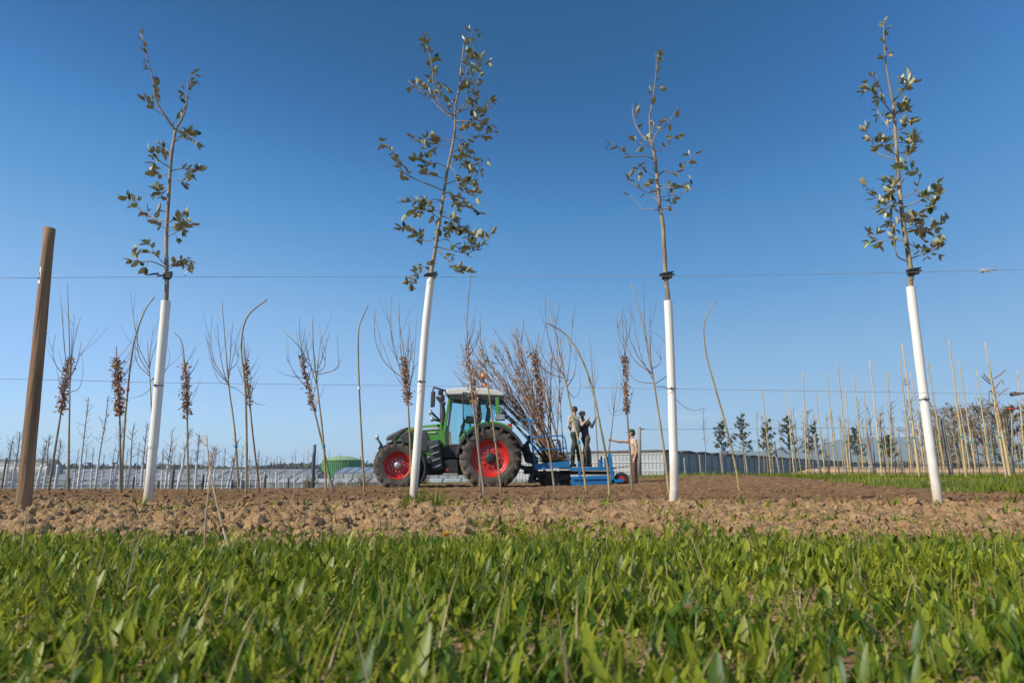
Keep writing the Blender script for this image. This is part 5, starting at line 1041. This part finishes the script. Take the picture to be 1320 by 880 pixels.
# leafy trees
def leafy(px, D, top, wpx, label, name, cat, group, col, bark, nl, trunk_frac=.3, conic=True, lsize=.08, seed=1, limbs=9):
    rr = random.Random(seed); b = base_at(px, D); t = P(px, top, D); t.x = b.x+rr.uniform(-.1, .1); Ht = t.z-b.z; wd = wpx/896*D
    root = empty(name, b, label, cat, group); m = MB(b); sp = spline([b, b.lerp(t, .4)+Vector((rr.uniform(-.05, .05)*wd, 0, 0)), b.lerp(t, .7), t], 5); n = len(sp)
    r0 = .012*Ht if conic else .022*Ht; m.tube(sp, [max(r0*(1-.9*i/(n-1)), .008) for i in range(n)], 7); ends = []
    for k in range(limbs):
        f = trunk_frac+(1-trunk_frac)*.85*(k+rr.random())/limbs; i = min(int(f*(n-1)), n-2); p = sp[i]; a = k*2.4+rr.uniform(-.4, .4)
        reach = wd*(.5*(1.15-f) if conic else .5*math.sin(math.pi*min(.95, .25+.75*(f-trunk_frac)/(1-trunk_frac))))*rr.uniform(.7, 1.25)
        e = p+Vector((math.cos(a)*reach, math.sin(a)*reach, reach*rr.uniform(.35, .9))); g = spline([p, p.lerp(e, .5)+Vector((0, 0, -.08*reach)), e], 4); m.tube(g, [max(r0*.45*(1-.8*j/(len(g)-1)), .006) for j in range(len(g))], 5)
        for _ in range(7 if not conic else 4):
            q = g[rr.randrange(2, len(g))]; d = Vector((rr.uniform(-1, 1), rr.uniform(-1, 1), rr.uniform(-.1, 1.1))); l = rr.uniform(.15, .5)*reach; e2 = q+d*l; m.tube([q, q.lerp(e2, .5)+Vector((0, 0, .03*l)), e2], [max(r0*.14, .006), max(r0*.09, .005), .004], 4); ends.append((q, e2, l))
            if not conic:
                for _ in range(5):
                    q2 = q.lerp(e2, rr.uniform(.3, 1)); d2 = Vector((rr.uniform(-1, 1), rr.uniform(-1, 1), rr.uniform(-.3, 1))); e3 = q2+d2*l*.45; m.tube([q2, e3], [.010, .005], 3); ends.append((q2, e3, l*.4))
    m.build('trunk', bark, root, True)
    qs = []
    for k in range(nl):
        q, e, l = ends[rr.randrange(len(ends))]; c = q.lerp(e, rr.random())+Vector((rr.gauss(0, 1), rr.gauss(0, 1), rr.gauss(0, 1)))*l*.16
        dry_leaves(qs, rr, c, Vector((rr.uniform(-1, 1), rr.uniform(-1, 1), rr.uniform(-.6, 1))), lsize*rr.uniform(.6, 1.3))
    leaf_part(qs, b, root, 'crown', col, seed)
EVG = M('dull evergreen leaf', (.06, .075, .045), (.14, .15, .085), scale=20, rough=.6, trans=.15, attr='tint'); OLV = M('sparse olive leaf', (.15, .15, .055), (.24, .20, .085), scale=20, rough=.7, trans=.25, attr='tint'); IVY = M('ivy leaf', (.02, .045, .012), (.045, .08, .02), scale=20, rough=.5, trans=.15, attr='tint'); BUD = M('russet twig buds', (.25, .17, .105), (.17, .125, .075), scale=20, rough=.8, attr='tint')
TBK = M('tree bark', (.22, .18, .14), (.13, .105, .085), scale=5, rough=.95)
for k, (px, top) in enumerate([(933, 537), (961, 528), (991, 536), (1019, 529), (1050, 540), (1107, 548), (1147, 556)]):
    leafy(px, 35, top, 34, 'small conical evergreen tree behind the tilled soil, before the glasshouse side', 'evergreen_tree', 'tree', 'small evergreens before the glasshouse', EVG, TBK, 1500, .30, True, .085, 50+k, 22)
for k, (px, top, w_, D, col, lab) in enumerate([(1208, 545, 50, 66, BUD, 'low russet bare-twigged tree at the edge of the tree clump beyond the canes'), (1238, 520, 75, 70, OLV, 'olive-tinged spreading tree in the clump beyond the canes'), (1272, 512, 80, 66, BUD, 'tall bare-twigged tree in the middle of the clump beyond the canes'), (1308, 520, 60, 62, IVY, 'ivy-clad dark green tree beyond the canes'), (1345, 508, 90, 68, OLV, 'tall olive-tinged tree next to the ivy-clad one beyond the canes'), (1222, 560, 50, 75, OLV, 'bushy low tree under the tree clump beyond the canes')]):
    leafy(px, D, top, w_, lab, 'field_tree', 'tree', None, col, TBK, 7500 if col is IVY else 6500, .12, False, .14 if col is IVY else .11, 70+k, 22)
def bush(px, D, hpx, wpx, label, mat, seed):
    rr = random.Random(seed); b = base_at(px, D); root = empty('bush', b, label, 'bush'); m = MB(b); qs = []; hh = hpx/896*D; ww = wpx/896*D; top0 = P(px, 628, D).z-b.z
    for k in range(46):
        a = rr.uniform(0, 6.283); f = math.sqrt(rr.random()); e = b+Vector((math.cos(a)*f*ww*.5, math.sin(a)*f*ww*.5, max(top0, 0)+hh*(1-.6*f*f)*rr.uniform(.7, 1.1))); g = spline([b, b.lerp(e, .5)+Vector((0, 0, .15*hh)), e], 4); m.tube(g, [.014*(1-.6*j/(len(g)-1)) for j in range(len(g))], 4)
        for _ in range(12): dry_leaves(qs, rr, g[rr.randrange(len(g)//3, len(g))]+Vector((rr.gauss(0, .06), rr.gauss(0, .06), rr.gauss(0, .06))), Vector((rr.uniform(-1, 1), rr.uniform(-1, 1), rr.uniform(-.5, 1))), .10)
    m.build('stems', BK['b'], root, True); leaf_part(qs, b, root, 'foliage', mat, seed)
bush(400, 45, 16, 22, 'olive brown bush beside the dark steel pole', OLV, 1); bush(470, 45, 18, 40, 'russet bush ahead of the tractor front wheel', BUD, 2); bush(546, 40, 18, 22, 'dead brown bush seen under the tractor belly', BUD, 3); bush(440, 48, 8, 40, 'low brown scrub between the two bushes', BUD, 4)
# poles
wood_post(403.5, 42, 573, 'dark square-topped steel pole left of the green tank', None, .12, M('dark steel pole', (.07, .075, .08), (.05, .05, .055), rough=.5, metal=.3), name='steel_pole')
b = base_at(824.5, 48); root = empty('utility_pole', b, 'wooden utility pole with crossarm behind the tan-shirted worker', 'pole'); t = P(824.5, 550, 48)
MB(b).tube([b, t], [.14, .10], 10).build('shaft', GPOST, root, True); MB(b).beam(t+Vector((-.1, 0, -.12)), t+Vector((.38, 0, -.15)), .08, .09).build('crossarm', GPOST, root)
a, c = P(826, 553.5, 48), P(1330, 540, 95); o = MB(a).tube([a, a.lerp(c, .5)-Vector((0, 0, .5)), c], .012, 4).build('power_line', BLACK, None, True); o.location = a; tag(o, 'thin power line running off from the utility pole', 'wire')
b = base_at(1306, 30); root = empty('marker_pole', b, 'slim pole with a flat red cap before the ivy-clad tree', 'pole'); t = P(1304, 527, 30)
MB(b).tube([b, t], .035, 8).build('shaft', GPOST, root, True); MB(b).lathe([(.001, .05), (.18, .03), (.25, -.02), (.001, -.03)], t, 16).build('cap', RED, root, True)

# ---------------------------------------------------------------- glasshouses, tunnels, tank
FILM = M('greenhouse film', (.27, .272, .26), (.15, .155, .15), scale=.5, rough=.5, detail=5); FRM = M('galvanised frame', (.25, .255, .255), (.18, .185, .185), rough=.5, metal=.3); WHT = M('white polycarbonate', (.36, .365, .355), (.27, .28, .275), scale=.6, rough=.45); NET = M('grey green shade side', (.24, .27, .26), (.17, .195, .185), scale=.4, rough=.7, detail=6); SHC = M('brown shade cloth', (.10, .075, .055), (.06, .045, .035), scale=1.5, rough=.95)
def tunnel(px0, px1, D, ytop, depth, label, arch=False, bay=2.4, roofm=FILM, wallm=FILM):
    x0, x1 = P(px0, 611, D).x, P(px1, 611, D).x; g = min(Hf(x0, D), Hf(x1, D))-.1; top = P(px0, ytop, D+depth*.5).z; b = Vector(((x0+x1)/2, D, g)); hgt = top-g; root = empty('greenhouse', b, label, 'greenhouse'); L_ = x1-x0
    N_ = 12
    if arch: prof = [(depth*(.5-.5*math.cos(math.pi*k/N_)), hgt*(.45+.55*math.sin(math.pi*k/N_))) for k in range(N_+1)]
    else: prof = [(0, hgt*.66), (depth*.5, hgt), (depth, hgt*.66)]
    m = MB(); n = len(prof)
    vs = [(-L_/2, y, z) for y, z in prof]+[(L_/2, y, z) for y, z in prof]; m.add(vs, [(k, k+1, n+k+1, n+k) for k in range(n-1)]); m.build('roof', roofm, root, arch)
    m = MB(); z0 = prof[0][1]-.01; m.box((0, 0, z0/2), (L_-.1, .06, z0)); m.build('wall', wallm, root); MB().box((0, depth, z0/2), (L_-.1, .06, z0)).build('wall', wallm, root)
    for s_ in (-1, 1): MB().add([(s_*L_/2*.998, y, z) for y, z in prof]+[(s_*L_/2*.998, depth, 0), (s_*L_/2*.998, 0, 0)], [tuple(range(n+2))]).build('end_wall', M('dim end film', (.30, .32, .31), (.22, .24, .23), rough=.6) if arch else wallm, root)
    m = MB(); k = -L_/2
    while k <= L_/2:
        m.box((k, -.05, z0/2), (.07, .06, z0))
        for i in range(n-1): m.beam((k, prof[i][0], prof[i][1]+.04), (k, prof[i+1][0], prof[i+1][1]+.04), .06, .06)
        k += bay
    for i in range(0, n, 2): m.box((0, prof[i][0], prof[i][1]+.05), (L_, .08, .07))
    m.box((0, -.06, z0*.5), (L_, .05, .06)); m.build('frame', FRM, root, kind='stuff')
tunnel(-160, 57, 108, 592, 4.5, 'arched film tunnel with dim end wall beyond the white-tubed trees', True, 3)
tunnel(-200, 300, 52, 619, 4, 'lowest long film-covered glasshouse, first behind the white-tubed trees')
tunnel(20, 395, 68, 613, 5, 'long pale glasshouse, second behind the white-tubed trees')
tunnel(66, 405, 90, 608, 7, 'long pale glasshouse, third behind the white-tubed trees')
tunnel(60, 402, 125, 604.3, 10, 'farthest long glasshouse with its ridge just under the hills', bay=3.5)
SLATE = M('blue grey roof', (.22, .26, .33), (.16, .19, .25), rough=.5)
tunnel(430, 600, 95, 602, 12, 'low glasshouse with a blue-grey roof beside the green tank', roofm=SLATE, wallm=WHT, bay=1.3)
tunnel(330, 760, 60, 616.5, 3, 'low white tunnel seen under the tractor and planter', wallm=FILM, roofm=WHT, bay=1.6)
def tank():
    D = 150; x = P(434, 611, D).x; g = Hf(x, D)-.2; b = Vector((x, D+4.2, g)); hgt = P(434, 592.5, D).z-g; root = empty('storage_tank', b, 'round green storage tank with pale domed top', 'tank'); m = MB(); n = 120; rad = 4.25
    vs, fs = [], []
    for h_ in (0, hgt):
        for k in range(n): a = 2*math.pi*k/n; q = rad+(.05 if k % 2 else -.05); vs.append((q*math.cos(a), q*math.sin(a), h_))
    for k in range(n): fs.append((k, (k+1) % n, n+(k+1) % n, n+k))
    m.add(vs, fs).build('wall', M('tank green', (.045, .22, .05), (.035, .18, .04), scale=.5, rough=.5), root)
    MB().lathe([(rad+.12, hgt-.05), (rad+.12, hgt+.1), (rad-.1, hgt+.12), (3.2, hgt+.55), (1.8, hgt+.85), (.6, hgt+.95), (.001, hgt+.96)], (0, 0, 0), 60).build('dome_roof', M('pale green roof', (.26, .38, .18), (.2, .3, .15), rough=.6), root, True)
    m = MB()
    for s_ in (-.25, .25): m.tube([(rad*.985+.1, s_-1, 0), (rad*.985+.1, s_-1, hgt+.8)], .05, 5)
    for k in range(14): m.tube([(rad*.985+.1, -1.25, .3+k*.35), (rad*.985+.1, -.75, .3+k*.35)], .03, 4)
    m.build('ladder', FRM, root)
tank()
def big_glasshouse():
    c = Vector((15.3, 70, 0)); g = .05; top = P(852, 584, 70).z; b = Vector((c.x, c.y, g-.4)); d = Vector((.6, .8, 0)); f = Vector((-.8, .6, 0)); hgt = top-b.z; root = empty('large_glasshouse', b, 'large glasshouse with white ribbed front and long shaded grey side', 'greenhouse')
    FL, SL = 24.0, 235.0; m = MB()
    m.add([Vector((0, 0, 0)), f*FL, f*FL+Vector((0, 0, hgt)), Vector((0, 0, hgt))], [(0, 1, 2, 3)]); m.build('front_wall', WHT, root)
    m = MB(); k = 0.
    while k <= FL: p = f*k-d*.04; m.beam(p, p+Vector((0, 0, hgt)), .07, .09); k += .42
    for z in (.02, .35, .68, 1.): m.beam(-d*.07+Vector((0, 0, hgt*z)), f*FL-d*.07+Vector((0, 0, hgt*z)), .06, .08)
    m.build('front_ribs', M('white frame', (.52, .52, .51), (.42, .42, .41), rough=.5), root, kind='stuff')
    MB().add([Vector((0, 0, 0)), d*SL, d*SL+Vector((0, 0, hgt)), Vector((0, 0, hgt))], [(0, 1, 2, 3)]).build('side_wall', NET, root)
    m = MB(); k = 0.
    while k <= SL: p = d*k-f*.06; m.beam(p, p+Vector((0, 0, hgt)), .08, .10); k += 2.2
    for z in (.5, 1.): m.beam(-f*.08+Vector((0, 0, hgt*z)), d*SL-f*.08+Vector((0, 0, hgt*z)), .06, .10)
    m.build('side_mullions', FRM, root, kind='stuff')
    bay = MB(); n = 10; bw = 4.4
    A_ = [d*(bw*.5-bw*.5*math.cos(math.pi*k/n))+Vector((0, 0, .42*math.sin(math.pi*k/n))) for k in range(n+1)]
    bay.add([p-f*.05 for p in A_]+[p+f*(FL) for p in A_], [(k, k+1, n+2+k, n+1+k) for k in range(n)]+[tuple(range(n+1)), tuple(range(n+1, 2*n+2))]); me = bay.mesh('roof_bay', SHC)
    for k in range(int(SL/bw)): o = link('roof_bay', me, root); o.location = d*bw*k+Vector((0, 0, hgt+.02))
big_glasshouse()
# tan heap of earth beyond the canes
def heap():
    xs = np.linspace(23, 47, 60); ys = np.linspace(56, 64, 24); X, Y = np.meshgrid(xs, ys)
    Z = H(X, Y)-.1+(.75+.35*(fbm(X*.5, Y*.5, 3)-.5))*ss(0, 4, X-23)*ss(0, 3, 47-X)*np.sqrt(np.clip(1-((Y-60)/4)**2, 0, 1))
    o = link('earth_mound', np_mesh('earth_mound', np.stack([X, Y, Z], -1).reshape(-1, 3), grid_faces(60, 24), M('tan earth', (.46, .30, .175), (.38, .24, .135), scale=.8, rough=.95))); o['kind'] = 'structure'
heap()
# far woodland, hills, mountains
def woodland():
    rr = np.random.RandomState(9); n = 26000; x = -420+rr.rand(n)*900; y = 330+rr.rand(n)*50
    hgt = (3.6+3.8*fbm(x*.02, x*0, 4, 3)+2.5*(fbm(x*.12, x*0+3, 6, 2)-.5))*ss(-430, -380, x); z = -1+hgt*rr.rand(n)**.6
    s_ = .9+rr.rand(n)*.9; d = rr.randn(n, 4, 3)*s_[:, None, None]*.6; V = np.stack([x, y, z], -1)[:, None]+d
    V[:, 1] = V[:, 0]+(V[:, 1]-V[:, 0]); tn = np.repeat(rr.rand(n), 4)
    o = link('far_woodland', np_mesh('far_woodland', V.reshape(-1, 3), np.arange(n*4).reshape(-1, 4), M('far foliage', (.06, .065, .03), (.11, .085, .055), scale=.2, rough=.9, attr='tint'), smooth=False, attrs={'tint': tn})); tag(o, 'dark line of far woodland under the hills', 'woodland', kind='stuff')
woodland()
def ridge(name, D, prof, depth, amp):
    pxs = np.linspace(prof[0][0], prof[-1][0], 420); hy = np.interp(pxs, [p[0] for p in prof], [p[1] for p in prof]); hh = np.maximum((611-hy)/896*D, 1)
    x = (pxs-660)/880*D*.965; rows = 22; V = []
    for k in range(rows):
        t = k/(rows-1); q = 1-abs(2*t-1); yy = D+(t-.5)*2*depth; r__ = fbm(x/amp, x*0+yy/amp, 33, 5)
        V.append(np.stack([x, np.full_like(x, yy)+40*(r__-.5), -2+hh*(q**.8)*(.72+.56*r__)], -1))
    o = link(name, np_mesh(name, np.concatenate(V), grid_faces(len(x), rows), M('forested slopes', (.07, .085, .045), (.11, .105, .06), scale=.004, rough=1, detail=8, spec=.05))); o['kind'] = 'structure'
ridge('mountain_ridge', 2600, [(-900, 604), (-300, 603), (0, 602.5), (150, 604), (300, 602.5), (420, 605), (560, 606), (660, 597), (720, 586), (750, 580), (776, 577), (800, 583), (850, 588), (885, 585), (950, 576), (1020, 573), (1080, 570), (1150, 566), (1230, 566), (1330, 570), (1500, 574), (1800, 585), (2400, 600)], 420, 260)
# the air
def haze():
    m = bpy.data.materials.new('thin haze'); m.use_nodes = True; N = m.node_tree.nodes; N.remove(N['Principled BSDF']); v = N.new('ShaderNodeVolumePrincipled')
    v.inputs['Color'].default_value = (.6, .8, 1, 1); v.inputs['Density'].default_value = HAZE; v.inputs['Anisotropy'].default_value = .1
    m.node_tree.links.new(v.outputs[0], N['Material Output'].inputs['Volume'])
    o = MB().box((0, 2900, 80), (13000, 7000, 170)).build('haze', m); tag(o, 'thin pale blue air over the fields', 'haze', kind='stuff')
HAZE = 2.6e-4
haze()
